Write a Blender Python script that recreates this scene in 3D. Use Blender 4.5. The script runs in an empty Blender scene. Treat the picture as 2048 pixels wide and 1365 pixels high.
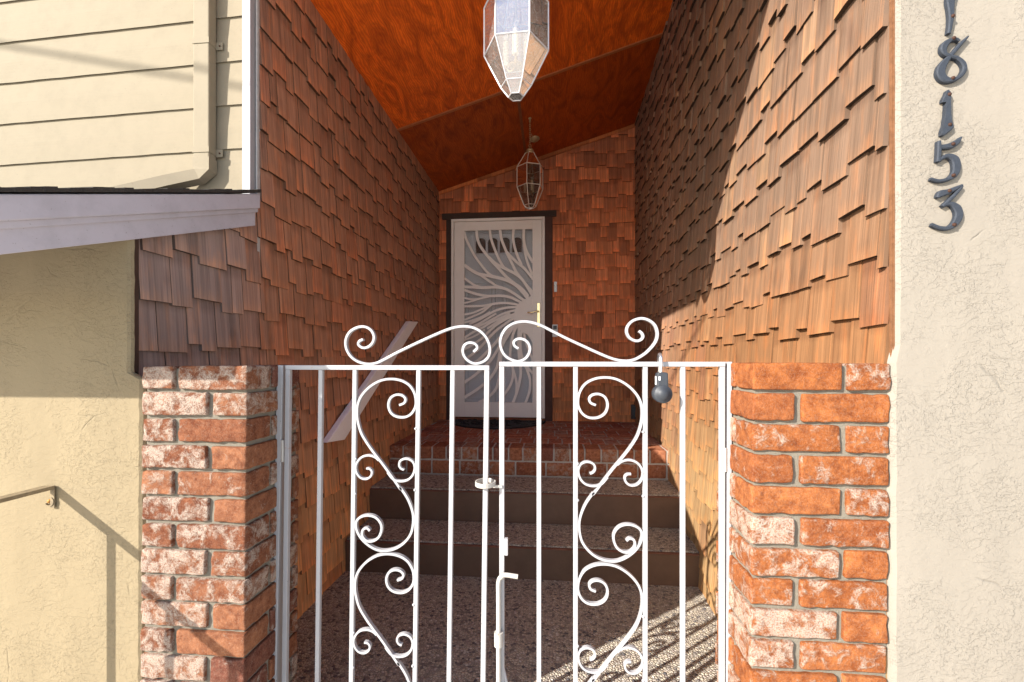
import bpy, bmesh, math, random
from mathutils import Vector, Matrix, noise
random.seed(7)
sc = bpy.context.scene
C = sc.collection
R = math.radians

# ------------------------------------------------------------------ camera, sky, sun
FPX, HX, HY = 880.0, 1105.0, 722.0            # focal length and vanishing point measured in the 2048 px photo
TH = math.atan((HX - 1024) / FPX)
cam = bpy.data.cameras.new('camera'); cam.lens = FPX / 2048 * 36; cam.sensor_width = 36
cam.shift_y = (HY - 682.5) / 2048; cam.clip_end = 500; cam.clip_start = 0.02
camo = bpy.data.objects.new('camera', cam); C.objects.link(camo)
camo.rotation_euler = (R(90), 0, TH); sc.camera = camo

LDIR = Vector((1.2, 1.0, -0.83)).normalized()  # the way sunlight travels
w = bpy.data.worlds.new('World'); sc.world = w; w.use_nodes = True
nt = w.node_tree; bg = nt.nodes['Background']
sky = nt.nodes.new('ShaderNodeTexSky'); sky.sky_type = 'NISHITA'; sky.sun_disc = False
sky.sun_elevation = math.asin(-LDIR.z); sky.sun_rotation = math.atan2(-LDIR.x, -LDIR.y) % (2 * math.pi)
nt.links.new(sky.outputs[0], bg.inputs[0]); bg.inputs[1].default_value = 0.105
sl = bpy.data.lights.new('sun', 'SUN'); sl.energy = 4.0; sl.angle = R(0.5); sl.color = (1, 0.945, 0.86)
so = bpy.data.objects.new('sun', sl); C.objects.link(so)
so.rotation_euler = LDIR.to_track_quat('-Z', 'Y').to_euler()
sc.cycles.diffuse_bounces = 8; sc.cycles.max_bounces = 14; sc.cycles.transparent_max_bounces = 16
sc.view_settings.view_transform = 'Standard'; sc.view_settings.look = 'None'
sc.view_settings.gamma = 1; sc.view_settings.use_curve_mapping = False
sc.view_settings.exposure = 1.58

# measuring helpers: a photo pixel's ray met with a plane of the real place
cT, sT = math.cos(TH), math.sin(TH)
def ray(px, py):
    a = (px - 1024) / FPX; b = -(py - HY) / FPX
    return Vector((a * cT - sT, a * sT + cT, b))
def on_x(px, py, X): r = ray(px, py); return r * (X / r.x)
def on_y(px, py, Y): r = ray(px, py); return r * (Y / r.y)
def on_z(px, py, Z): r = ray(px, py); return r * (Z / r.z)

# ------------------------------------------------------------------ objects
def tag(o, label=None, cat=None, group=None, kind=None):
    if label: o['label'] = label
    if cat: o['category'] = cat
    if group: o['group'] = group
    if kind: o['kind'] = kind
    return o
def thing(name, label, cat, loc=(0, 0, 0), group=None):
    o = bpy.data.objects.new(name, None); C.objects.link(o); o.location = loc; o.empty_display_size = .05
    return tag(o, label, cat, group)
class MB:
    def __init__(s): s.v = []; s.f = []; s.uv = []; s.c = []; s.sm = []; s.uv2 = {}
    def face(s, pts, uv=None, col=(1, 1, 1), smooth=False):
        n = len(s.v); s.v += [tuple(p) for p in pts]; s.f.append(list(range(n, n + len(pts))))
        s.uv.append(uv or [(0, 0)] * len(pts)); s.c.append(col); s.sm.append(smooth)
    def mesh(s, vs, fs, col=(1, 1, 1), smooth=False, uvs=None):
        n = len(s.v); s.v += [tuple(p) for p in vs]
        for k, f in enumerate(fs):
            s.f.append([n + i for i in f]); s.uv.append(uvs[k] if uvs else [(0, 0)] * len(f)); s.c.append(col); s.sm.append(smooth)
    def box(s, a, b, col=(1, 1, 1), M=None):
        x0, y0, z0 = a; x1, y1, z1 = b
        vs = [Vector(p) for p in ((x0, y0, z0), (x1, y0, z0), (x1, y1, z0), (x0, y1, z0), (x0, y0, z1), (x1, y0, z1), (x1, y1, z1), (x0, y1, z1))]
        if M: vs = [M @ p for p in vs]
        s.mesh(vs, [(0, 3, 2, 1), (4, 5, 6, 7), (0, 1, 5, 4), (1, 2, 6, 5), (2, 3, 7, 6), (3, 0, 4, 7)], col)
    def prism(s, poly, d, col=(1, 1, 1)):                 # polygon of 3-D points pushed along d
        n = len(poly); P = [Vector(p) for p in poly]; Q = [p + Vector(d) for p in P]
        s.mesh(P + Q, [tuple(range(n)), tuple(reversed(range(n, 2 * n)))] + [(i, i + n, (i + 1) % n + n, (i + 1) % n) for i in range(n)], col)
    def tube(s, pts, r, seg=8, col=(1, 1, 1), closed=False, cap=True, smooth=True):
        pts = [Vector(p) for p in pts]; n = len(pts); rs = r if isinstance(r, (list, tuple)) else [r] * n
        rings = []; up = None
        for i, p in enumerate(pts):
            t = (pts[(i + 1) % n] - pts[i - 1]) if closed else (pts[min(i + 1, n - 1)] - pts[max(i - 1, 0)])
            t.normalize()
            if up is None: up = t.orthogonal().normalized()
            a = (up - t * up.dot(t)).normalized(); up = a; b = t.cross(a)
            rings.append([p + (a * math.cos(2 * math.pi * k / seg) + b * math.sin(2 * math.pi * k / seg)) * rs[i] for k in range(seg)])
        vs = [q for rg in rings for q in rg]; fs = []
        for i in range(n if closed else n - 1):
            j = (i + 1) % n
            for k in range(seg): fs.append((i * seg + k, i * seg + (k + 1) % seg, j * seg + (k + 1) % seg, j * seg + k))
        s.mesh(vs, fs, col, smooth)
        if not closed and cap:
            s.mesh(rings[0], [tuple(reversed(range(seg)))], col); s.mesh(rings[-1], [tuple(range(seg))], col)
    def sweep(s, pts, wid, d0, d1, axis, col=(1, 1, 1)):  # flat bar: path in a plane with normal `axis`, width wid in plane, from d0 to d1 along the axis
        pts = [Vector(p) for p in pts]; n = len(pts); ax = Vector(axis)
        ws = wid if isinstance(wid, (list, tuple)) else [wid] * n; vs = []
        for i, p in enumerate(pts):
            t = pts[min(i + 1, n - 1)] - pts[max(i - 1, 0)]; t.normalize(); nn = t.cross(ax).normalized() * ws[i] / 2
            vs += [p + nn + ax * d0, p - nn + ax * d0, p - nn + ax * d1, p + nn + ax * d1]
        fs = [(0, 1, 2, 3), tuple(reversed([4 * (n - 1) + k for k in range(4)]))]
        for i in range(n - 1):
            for k in range(4):
                fs.append((4 * i + k, 4 * i + 4 + k, 4 * i + 4 + (k + 1) % 4, 4 * i + (k + 1) % 4))
        s.mesh(vs, fs, col)
    def lathe(s, prof, c, seg=20, col=(1, 1, 1), axis='z'):
        vs = []; m = len(prof)
        for k in range(seg):
            a = 2 * math.pi * k / seg
            for r, h in prof:
                if axis == 'z': vs.append((c[0] + r * math.cos(a), c[1] + r * math.sin(a), c[2] + h))
                else: vs.append((c[0] + r * math.cos(a), c[1] - h, c[2] + r * math.sin(a)))
        s.mesh(vs, [(k * m + i, ((k + 1) % seg) * m + i, ((k + 1) % seg) * m + i + 1, k * m + i + 1) for k in range(seg) for i in range(m - 1)], col, True)
    def build(s, name, mat, parent=None, bevel=0, fix=True, origin=None):
        me = bpy.data.meshes.new(name); o = Vector(origin or (0, 0, 0))
        me.from_pydata([Vector(p) - o for p in s.v], [], s.f); me.materials.append(mat)
        uvl = me.uv_layers.new(name='uv'); ca = me.color_attributes.new('tint', 'FLOAT_COLOR', 'CORNER')
        i = 0; U = []; K = []
        if s.uv2:
            u2 = me.uv_layers.new(name='local'); u2.data.foreach_set('uv', [q for k, f in enumerate(s.f) for j in range(len(f)) for q in (s.uv2[k][j] if k in s.uv2 else (.5, .5))])
        for k, f in enumerate(s.f):
            c = s.c[k]
            for q in range(len(f)): U += list(s.uv[k][q]); K += [c[0], c[1], c[2], c[3] if len(c) > 3 else 1]
        me.uv_layers['uv'].data.foreach_set('uv', U); me.color_attributes['tint'].data.foreach_set('color', K)
        me.polygons.foreach_set('use_smooth', s.sm)
        me.update()
        if fix:
            bm = bmesh.new(); bm.from_mesh(me); bmesh.ops.recalc_face_normals(bm, faces=bm.faces); bm.to_mesh(me); bm.free()
        ob = bpy.data.objects.new(name, me); C.objects.link(ob); ob.location = o
        if parent:
            ob.parent = parent; pl = Vector(parent.location); q = parent.parent
            while q: pl += Vector(q.location); q = q.parent
            ob.location = o - pl
        if bevel:
            m = ob.modifiers.new('bevel', 'BEVEL'); m.width = bevel; m.segments = 2; m.limit_method = 'ANGLE'; m.angle_limit = R(40)
        return ob

def spline(pts, n=6):
    P = [Vector(p) for p in pts]; P = [P[0] * 2 - P[1]] + P + [P[-1] * 2 - P[-2]]; out = []
    for i in range(1, len(P) - 2):
        a, b, c, d = P[i - 1:i + 3]
        for k in range(n):
            t = k / n
            out.append(.5 * ((2 * b) + (c - a) * t + (2 * a - 5 * b + 4 * c - d) * t * t + (3 * b - a - 3 * c + d) * t ** 3))
    out.append(P[-2]); return out

# ------------------------------------------------------------------ materials
def nodes(name, rough=.6, spec=.4, metal=0):
    m = bpy.data.materials.new(name); m.use_nodes = True; t = m.node_tree; b = t.nodes['Principled BSDF']
    b.inputs['Roughness'].default_value = rough; b.inputs['Specular IOR Level'].default_value = spec; b.inputs['Metallic'].default_value = metal
    return m, t, b
def N(t, kind, **kw):
    n = t.nodes.new(kind)
    for k, v in kw.items():
        if isinstance(v, bpy.types.NodeSocket): t.links.new(v, n.inputs[k.replace('_', ' ')])
        elif k in ('operation', 'blend_type', 'data_type', 'feature', 'wave_type', 'bands_direction', 'attribute_name', 'attribute_type', 'clamp', 'noise_dimensions', 'distance', 'interpolation_type', 'noise_type'): setattr(n, k, v)
        else: n.inputs[k.replace('_', ' ')].default_value = v
    return n
def mapping(t, src, scale, loc=(0, 0, 0), rot=(0, 0, 0)):
    n = t.nodes.new('ShaderNodeMapping'); t.links.new(src, n.inputs[0]); n.inputs['Scale'].default_value = scale; n.inputs['Location'].default_value = loc; n.inputs['Rotation'].default_value = rot
    return n.outputs[0]
def geo(t): return t.nodes.new('ShaderNodeNewGeometry').outputs['Position']
def nz(t, vec, scale, detail=4, rough=.55, dist=0):
    return N(t, 'ShaderNodeTexNoise', Vector=vec, Scale=scale, Detail=detail, Roughness=rough, Distortion=dist).outputs['Fac']
def ramp(t, fac, stops):
    n = t.nodes.new('ShaderNodeValToRGB'); t.links.new(fac, n.inputs[0]); e = n.color_ramp.elements
    while len(e) < len(stops): e.new(.5)
    for k, (p, c) in enumerate(stops):
        e[k].position = p; c = (c, c, c) if isinstance(c, (int, float)) else c; e[k].color = (*c[:3], 1)
    return n.outputs[0]
def mix(t, fac, a, b, blend='MIX'):
    n = t.nodes.new('ShaderNodeMix'); n.data_type = 'RGBA'; n.blend_type = blend
    for s, v in ((0, fac), (6, a), (7, b)):
        if isinstance(v, bpy.types.NodeSocket): t.links.new(v, n.inputs[s])
        else: n.inputs[s].default_value = v if s == 0 else (*v[:3], 1)
    return n.outputs[2]
def mth(t, op, a, b=0.0, clamp=False):
    n = t.nodes.new('ShaderNodeMath'); n.operation = op; n.use_clamp = clamp
    for s, v in ((0, a), (1, b)):
        if isinstance(v, bpy.types.NodeSocket): t.links.new(v, n.inputs[s])
        else: n.inputs[s].default_value = v
    return n.outputs[0]
def bump(t, b, h, strength, dist):
    n = N(t, 'ShaderNodeBump', Height=h, Strength=strength, Distance=dist); t.links.new(n.outputs[0], b.inputs['Normal'])
def tint(t): n = t.nodes.new('ShaderNodeVertexColor'); n.layer_name = 'tint'; return n.outputs

def m_cedar():
    m, t, b = nodes('cedar_shingle', .72, .25)
    tc = t.nodes.new('ShaderNodeUVMap'); tc.uv_map = 'uv'; uv = tc.outputs[0]; tn = tint(t)
    g1 = nz(t, mapping(t, uv, (170, 2.5, 1)), 1, 3, .55); g2 = nz(t, mapping(t, uv, (42, 1.4, 1)), 1, 3, .5)
    blot = nz(t, mapping(t, uv, (26, 5, 1)), 1, 4, .6)
    f = ramp(t, g1, [(.28, .72), (.5, 1.0), (.74, 1.2)]); f2 = ramp(t, g2, [(.3, .74), (.55, 1.03), (.75, 1.2)])
    c = mix(t, 1, tn[0], f, 'MULTIPLY'); c = mix(t, 1, c, f2, 'MULTIPLY')
    # bare orange wood where stain has worn off, dark stain blotches
    wear = mth(t, 'MULTIPLY', ramp(t, blot, [(.52, 0), (.72, 1)]), .55)
    c = mix(t, wear, c, mix(t, 1, c, (1.75, 1.25, .85), 'MULTIPLY'))
    dk = mth(t, 'MULTIPLY', ramp(t, nz(t, mapping(t, uv, (11, 5, 1), (7, 3, 0)), 1, 3), [(.55, 0), (.75, 1)]), .5)
    c = mix(t, dk, c, mix(t, 1, c, (.5, .42, .42), 'MULTIPLY'))
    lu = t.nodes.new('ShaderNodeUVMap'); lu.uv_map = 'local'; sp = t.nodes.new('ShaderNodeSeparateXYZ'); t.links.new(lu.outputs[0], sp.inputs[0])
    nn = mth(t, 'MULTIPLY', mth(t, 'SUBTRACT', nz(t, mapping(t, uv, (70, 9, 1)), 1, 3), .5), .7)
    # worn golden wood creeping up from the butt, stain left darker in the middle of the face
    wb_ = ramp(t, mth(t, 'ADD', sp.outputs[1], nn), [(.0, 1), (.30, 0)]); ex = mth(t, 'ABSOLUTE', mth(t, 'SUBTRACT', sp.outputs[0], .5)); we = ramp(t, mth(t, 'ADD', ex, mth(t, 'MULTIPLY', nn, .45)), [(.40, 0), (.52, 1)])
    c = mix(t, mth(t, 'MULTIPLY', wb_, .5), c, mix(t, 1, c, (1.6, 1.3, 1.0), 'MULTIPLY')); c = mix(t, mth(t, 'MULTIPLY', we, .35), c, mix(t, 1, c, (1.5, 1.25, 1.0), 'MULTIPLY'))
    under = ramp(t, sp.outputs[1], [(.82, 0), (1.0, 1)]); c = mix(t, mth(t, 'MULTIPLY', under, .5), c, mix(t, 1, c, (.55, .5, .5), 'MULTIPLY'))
    t.links.new(c, b.inputs['Base Color'])
    bump(t, b, mth(t, 'ADD', g1, mth(t, 'MULTIPLY', g2, .8)), .55, .0025)
    return m
def m_ply():
    m, t, b = nodes('stained_plywood', .6, .25); p = geo(t)
    v = mapping(t, p, (3.2, 1.1, 1)); n1 = nz(t, v, 2.2, 5, .6, 2.6)
    rings = N(t, 'ShaderNodeTexWave', Vector=mapping(t, p, (26, 7, 1)), Scale=.95, Distortion=14, Detail=4, Detail_Scale=1.0).outputs['Fac']
    fine = nz(t, mapping(t, p, (120, 30, 1)), 1, 3)
    c = mix(t, ramp(t, rings, [(.05, 0), (.95, 1)]), (.66, .095, .008), (.95, .20, .013))
    c = mix(t, ramp(t, n1, [(.38, 0), (.68, .8)]), c, (.17, .02, .004))
    c = mix(t, mth(t, 'MULTIPLY', fine, .5), c, (.8, .13, .012))
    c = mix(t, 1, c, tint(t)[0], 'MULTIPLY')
    t.links.new(c, b.inputs['Base Color']); bump(t, b, rings, .2, .001); return m
def m_brick():
    m, t, b = nodes('old_brick', .95, .04); p = geo(t); tn = tint(t)
    n1 = nz(t, p, 45, 8, .75); n2 = nz(t, p, 27, 8, .7, .5); n3 = nz(t, p, 300, 3, .6)
    c = mix(t, ramp(t, n1, [(.38, 0), (.62, 1)]), mix(t, 1, tn[0], (.62, .52, .5), 'MULTIPLY'), mix(t, 1, tn[0], (1.18, 1.2, 1.15), 'MULTIPLY')); c = mix(t, mth(t, 'MULTIPLY', ramp(t, n3, [(.45, 0), (.7, 1)]), .2), c, (.33, .25, .19))
    c = mix(t, mth(t, 'MULTIPLY', ramp(t, nz(t, p, 33, 4, .7), [(.56, 0), (.68, 1)]), .5), c, (.085, .028, .016))
    lime = mth(t, 'ADD', mth(t, 'ADD', n2, mth(t, 'MULTIPLY', mth(t, 'SUBTRACT', n1, .5), .35)), mth(t, 'SUBTRACT', tn[1], .5))
    lm = ramp(t, lime, [(.47, 0), (.60, 1)])
    lm2 = mth(t, 'MULTIPLY', lm, ramp(t, n3, [(.32, .15), (.56, .85)]))
    c = mix(t, lm2, c, (.355, .30, .25)); t.links.new(c, b.inputs['Base Color'])
    h = mth(t, 'ADD', mth(t, 'MULTIPLY', n3, .35), mth(t, 'ADD', n1, mth(t, 'MULTIPLY', lm, .35)))
    bump(t, b, h, .9, .004); return m
def m_mortar():
    m, t, b = nodes('mortar', .95, .05); p = geo(t); n = nz(t, p, 260, 4, .7); n2 = nz(t, p, 30, 3)
    c = mix(t, n, (.13, .115, .09), (.245, .22, .178)); c = mix(t, mth(t, 'MULTIPLY', n2, .5), c, (.17, .15, .12))
    t.links.new(c, b.inputs['Base Color']); bump(t, b, n, .7, .003); return m
def m_stucco(name, col, amount, seed):
    m, t, b = nodes(name, .8, .2); p = mapping(t, geo(t), (1, 1, 1), (seed, seed * 2, seed))
    warp = N(t, 'ShaderNodeTexNoise', Vector=p, Scale=9.0, Detail=3.0).outputs['Color']
    pv = N(t, 'ShaderNodeVectorMath', operation='MULTIPLY_ADD'); t.links.new(warp, pv.inputs[0]); pv.inputs[1].default_value = (.05, .05, .05); t.links.new(p, pv.inputs[2]); pv = pv.outputs[0]
    a = nz(t, mapping(t, pv, (1, 1, 1.9)), 48, 6, .55); a2 = nz(t, pv, 120, 4, .6); big = nz(t, pv, 4.5, 3)
    chips = ramp(t, a, [(.475, 0), (.5, 1)]); chips2 = ramp(t, a2, [(.5, 0), (.54, 1)])
    msk = ramp(t, big, [(.42, .12), (.6, 1)])
    h = mth(t, 'ADD', mth(t, 'MULTIPLY', mth(t, 'ADD', chips, mth(t, 'MULTIPLY', chips2, .3)), msk), mth(t, 'MULTIPLY', nz(t, p, 12, 3), 1.6))
    ck = N(t, 'ShaderNodeTexVoronoi', Vector=mapping(t, pv, (1, 1, 1.6)), Scale=3.1, feature='DISTANCE_TO_EDGE').outputs['Distance']; crk = mth(t, 'MULTIPLY', ramp(t, ck, [(.0, 1), (.012, 0)]), ramp(t, nz(t, p, 6, 3), [(.56, 0), (.62, 1)])); h = mth(t, 'SUBTRACT', h, mth(t, 'MULTIPLY', crk, .9))
    c = mix(t, ramp(t, nz(t, mapping(t, p, (6, 6, 1)), 1.2, 6), [(.35, 0), (.75, 1)]), col, [x * .86 for x in col]); c = mix(t, mth(t, 'MULTIPLY', crk, .28), c, [x * .4 for x in col])
    c = mix(t, ramp(t, nz(t, p, 150, 2), [(.8, 0), (.84, .6)]), c, [x * .45 for x in col])
    t.links.new(c, b.inputs['Base Color']); bump(t, b, h, amount, .0026); return m
def m_paint(name, col, rough=.45, spec=.4, dirt=.5, rust=0, bumpy=.15, grain=False):
    m, t, b = nodes(name, rough, spec); p = geo(t)
    n = nz(t, p, 14, 5, .65); c = mix(t, ramp(t, n, [(.45, 0), (.8, dirt)]), col, [x * .72 for x in col])
    s = nz(t, p, 210, 2, .5); c = mix(t, ramp(t, s, [(.71, 0), (.76, .7)]), c, (.12, .1, .08))
    if rust: c = mix(t, ramp(t, nz(t, p, 48, 6, .75), [(.64, 0), (.70, rust)]), c, (.30, .11, .03))
    t.links.new(c, b.inputs['Base Color'])
    h = nz(t, mapping(t, p, (4, 4, 160)), 1, 4) if grain else nz(t, p, 90, 4)
    bump(t, b, h, bumpy, .0015); return m
def m_agg():
    m, t, b = nodes('exposed_aggregate', .75, .3); p = geo(t)
    v = N(t, 'ShaderNodeTexVoronoi', Vector=p, Scale=88.0); v2 = N(t, 'ShaderNodeTexVoronoi', Vector=p, Scale=88.0, feature='DISTANCE_TO_EDGE')
    sep = t.nodes.new('ShaderNodeSeparateColor'); t.links.new(v.outputs['Color'], sep.inputs[0])
    c = ramp(t, sep.outputs[0], [(.0, (.05, .055, .08)), (.12, (.22, .19, .17)), (.35, (.48, .42, .33)), (.6, (.58, .51, .40)), (.85, (.32, .27, .24)), (1, (.68, .64, .56))])
    e = ramp(t, v2.outputs['Distance'], [(.02, 0), (.09, 1)])
    c = mix(t, e, (.17, .155, .13), c); c = mix(t, mth(t, 'MULTIPLY', nz(t, p, 2.5, 4), .3), c, (.30, .26, .22))
    t.links.new(c, b.inputs['Base Color']); bump(t, b, mth(t, 'MINIMUM', mth(t, 'MULTIPLY', v2.outputs['Distance'], 2.2), .7), 1, .006); return m
def m_plain(name, col, rough=.5, spec=.5, metal=0, var=.25, sc_=30, bmp=.1):
    m, t, b = nodes(name, rough, spec, metal); n = nz(t, geo(t), sc_, 5, .65)
    t.links.new(mix(t, n, [x * (1 - var) for x in col], [min(1, x * (1 + var)) for x in col]), b.inputs['Base Color'])
    if bmp: bump(t, b, nz(t, geo(t), sc_ * 6, 3), bmp, .001)
    return m
def m_glass(name, tintc, refl, dust, dustcol=(.8, .76, .7)):
    m = bpy.data.materials.new(name); m.use_nodes = True; t = m.node_tree; t.nodes.remove(t.nodes['Principled BSDF']); out = t.nodes['Material Output']
    tr = N(t, 'ShaderNodeBsdfTransparent', Color=(*tintc, 1)); gl = N(t, 'ShaderNodeBsdfGlossy', Roughness=.02)
    gl.inputs['Color'].default_value = (.95, .95, .95, 1)
    df = N(t, 'ShaderNodeBsdfDiffuse', Color=(*dustcol, 1)); tl = N(t, 'ShaderNodeBsdfTranslucent', Color=(*dustcol, 1)); dd = t.nodes.new('ShaderNodeMixShader')
    t.links.new(df.outputs[0], dd.inputs[1]); t.links.new(tl.outputs[0], dd.inputs[2])
    fr = N(t, 'ShaderNodeFresnel', IOR=1.5); a = t.nodes.new('ShaderNodeMixShader')
    t.links.new(mth(t, 'ADD', fr.outputs[0], refl, True), a.inputs[0]); t.links.new(tr.outputs[0], a.inputs[1]); t.links.new(gl.outputs[0], a.inputs[2])
    b = t.nodes.new('ShaderNodeMixShader'); p = geo(t); sp = ramp(t, nz(t, p, 160, 5, .75), [(.4, dust * .4), (.75, dust * 2.2)])
    t.links.new(sp, b.inputs[0]); t.links.new(a.outputs[0], b.inputs[1]); t.links.new(dd.outputs[0], b.inputs[2]); t.links.new(b.outputs[0], out.inputs[0]); return m

CEDAR = m_cedar(); PLY = m_ply(); BRICK = m_brick(); MORTAR = m_mortar(); AGG = m_agg()
STU_L = m_stucco('yellow_cream_stucco', (.243, .193, .118), .6, 3.1); STU_R = m_stucco('cream_stucco', (.243, .215, .178), .6, 8.7)
SIDING = m_paint('cream_siding_paint', (.24, .205, .147), .8, .12, .35, 0, .3, True)
GUTTER = m_paint('cream_metal_paint', (.24, .205, .147), .75, .15, .3)
TRIMW = m_paint('white_trim_paint', (.33, .325, .34), .5, .35, .35, 0, .15)
RAKE = m_paint('offwhite_board_paint', (.47, .455, .51), .55, .3, .6, 0, .2)
IRON = m_paint('white_iron_paint', (.33, .325, .335), .35, .5, .3, .5, .12); IRONR = m_paint('rusty_white_iron_paint', (.40, .375, .34), .5, .4, .7, 1, .3)
DOORP = m_paint('beige_door_paint', (.90, .85, .80), .4, .4, .15, 0, .03); FDOOR = m_paint('grey_white_door_paint', (.80, .82, .86), .45, .4, .2, 0, .03)
BROWNW = m_plain('dark_brown_wood', (.055, .032, .024), .65, .3, 0, .4, 20, .3); RISER = m_plain('brown_riser_paint', (.12, .068, .043), .5, .4, 0, .35, 9, .25)
REDW = m_plain('worn_red_wood', (.22, .075, .03), .7, .3, 0, .6, 25, .3); BATTEN = m_plain('orange_batten_wood', (.36, .11, .035), .6, .3, 0, .35, 40, .2)
DARKM = m_plain('blackened_iron', (.032, .038, .05), .65, .3, .2, .35, 160, .8); SCREWM = m_plain('rusty_screw', (.05, .022, .014), .7, .3, .3, .4, 200, .3)
BLACKR = m_plain('black_rubber', (.018, .018, .02), .7, .3, 0, .4, 60, .4); ASPH = m_plain('asphalt_shingle', (.05, .045, .04), .95, .2, 0, .8, 220, 1)
BRASS = m_plain('polished_brass', (.85, .68, .38), .25, .5, 1, .2, 60, .05); OBRASS = m_plain('aged_brass', (.40, .28, .15), .45, .5, .3, .3, 60, .1)
CAME = m_plain('pale_lantern_metal', (.60, .50, .41), .4, .5, .3, .15, 60, .05); LSUNLIT = m_plain('sunlit_lantern_metal', (.5, .49, .5), .35, .5, .2, .1, 60, .05)  # front lantern: same metal made paler, sunlight put into its colour
CANDLE = m_plain('cream_candle_sleeve', (.75, .68, .55), .5, .4, 0, .1); GREYP = m_plain('grey_plastic', (.05, .055, .06), .4, .5, 0, .2, 40, .1)
LOCKM = m_plain('dark_grey_lock_metal', (.03, .034, .042), .5, .4, .0, .2, 120, .3); STEEL = m_plain('bright_steel', (.62, .63, .66), .3, .5, .9, .1)
WHITEP = m_plain('white_plastic', (.75, .75, .75), .4, .5, 0, .05); SILVER = m_plain('silver_plate', (.45, .42, .4), .4, .5, .5, .2)
GOLDR = m_plain('yellowed_iron_paint', (.20, .155, .095), .6, .3, 0, .6, 60, .3); CONC = m_plain('pale_concrete', (.74, .70, .63), .9, .2, 0, .15, 3, .2)
CAULK = m_plain('grey_caulk', (.40, .39, .38), .8, .2, 0, .3, 50, .3); BACKW = m_plain('dark_backing_board', (.05, .03, .02), .9, .1, 0, .2)
GLASSF = m_glass('lantern_glass_facing_sky', (.93, .92, .91), .32, .24, (.62, .59, .55)); GLASSR = m_glass('old_lantern_glass', (.52, .47, .40), .03, .04)
DGLASS = m_plain('dim_door_glass', (.07, .055, .04), .08, .6, 0, .4, 12, 0); BULB = m_glass('clear_bulb_glass', (.95, .93, .9), .15, .15)
def m_screen():
    m = bpy.data.materials.new('insect_screen'); m.use_nodes = True; t = m.node_tree; b = t.nodes['Principled BSDF']; b.inputs['Base Color'].default_value = (.22, .22, .24, 1); b.inputs['Roughness'].default_value = .6
    tr = t.nodes.new('ShaderNodeBsdfTransparent'); x = t.nodes.new('ShaderNodeMixShader'); x.inputs[0].default_value = .12
    t.links.new(tr.outputs[0], x.inputs[1]); t.links.new(b.outputs[0], x.inputs[2]); t.links.new(x.outputs[0], t.nodes['Material Output'].inputs[0]); return m
SCREEN = m_screen()

# ------------------------------------------------------------------ the place's measures (metres, eye at z = 0)
ZF = -1.175                       # porch floor
XL, YC = -1.171, 1.655            # left shingle wall, corner where the siding meets it
YB = 4.45                         # back wall
RP0, RP1 = Vector((.742, 1.04)), Vector((.823, 4.45))   # right shingle wall runs slightly outwards
YG = 1.16                         # gates
ZCL, SLOPE = 1.735, .304          # ceiling height at the left wall, its rise to the right
def ceil_z(x): return ZCL + SLOPE * (x - XL)
def rake_z(y): return .344 + .378 * (y - .797)
ZL = -.605                        # brick landing

# ------------------------------------------------------------------ ground
g = MB(); g.face([(-60, -60, ZF - .012), (60, -60, ZF - .012), (60, 60, ZF - .012), (-60, 60, ZF - .012)])
tag(g.build('ground', CONC), kind='structure')
g = MB(); g.box((-1.165, .98, ZF - .1), (.80, 2.45, ZF)); tag(g.build('path', AGG), kind='structure')

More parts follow.
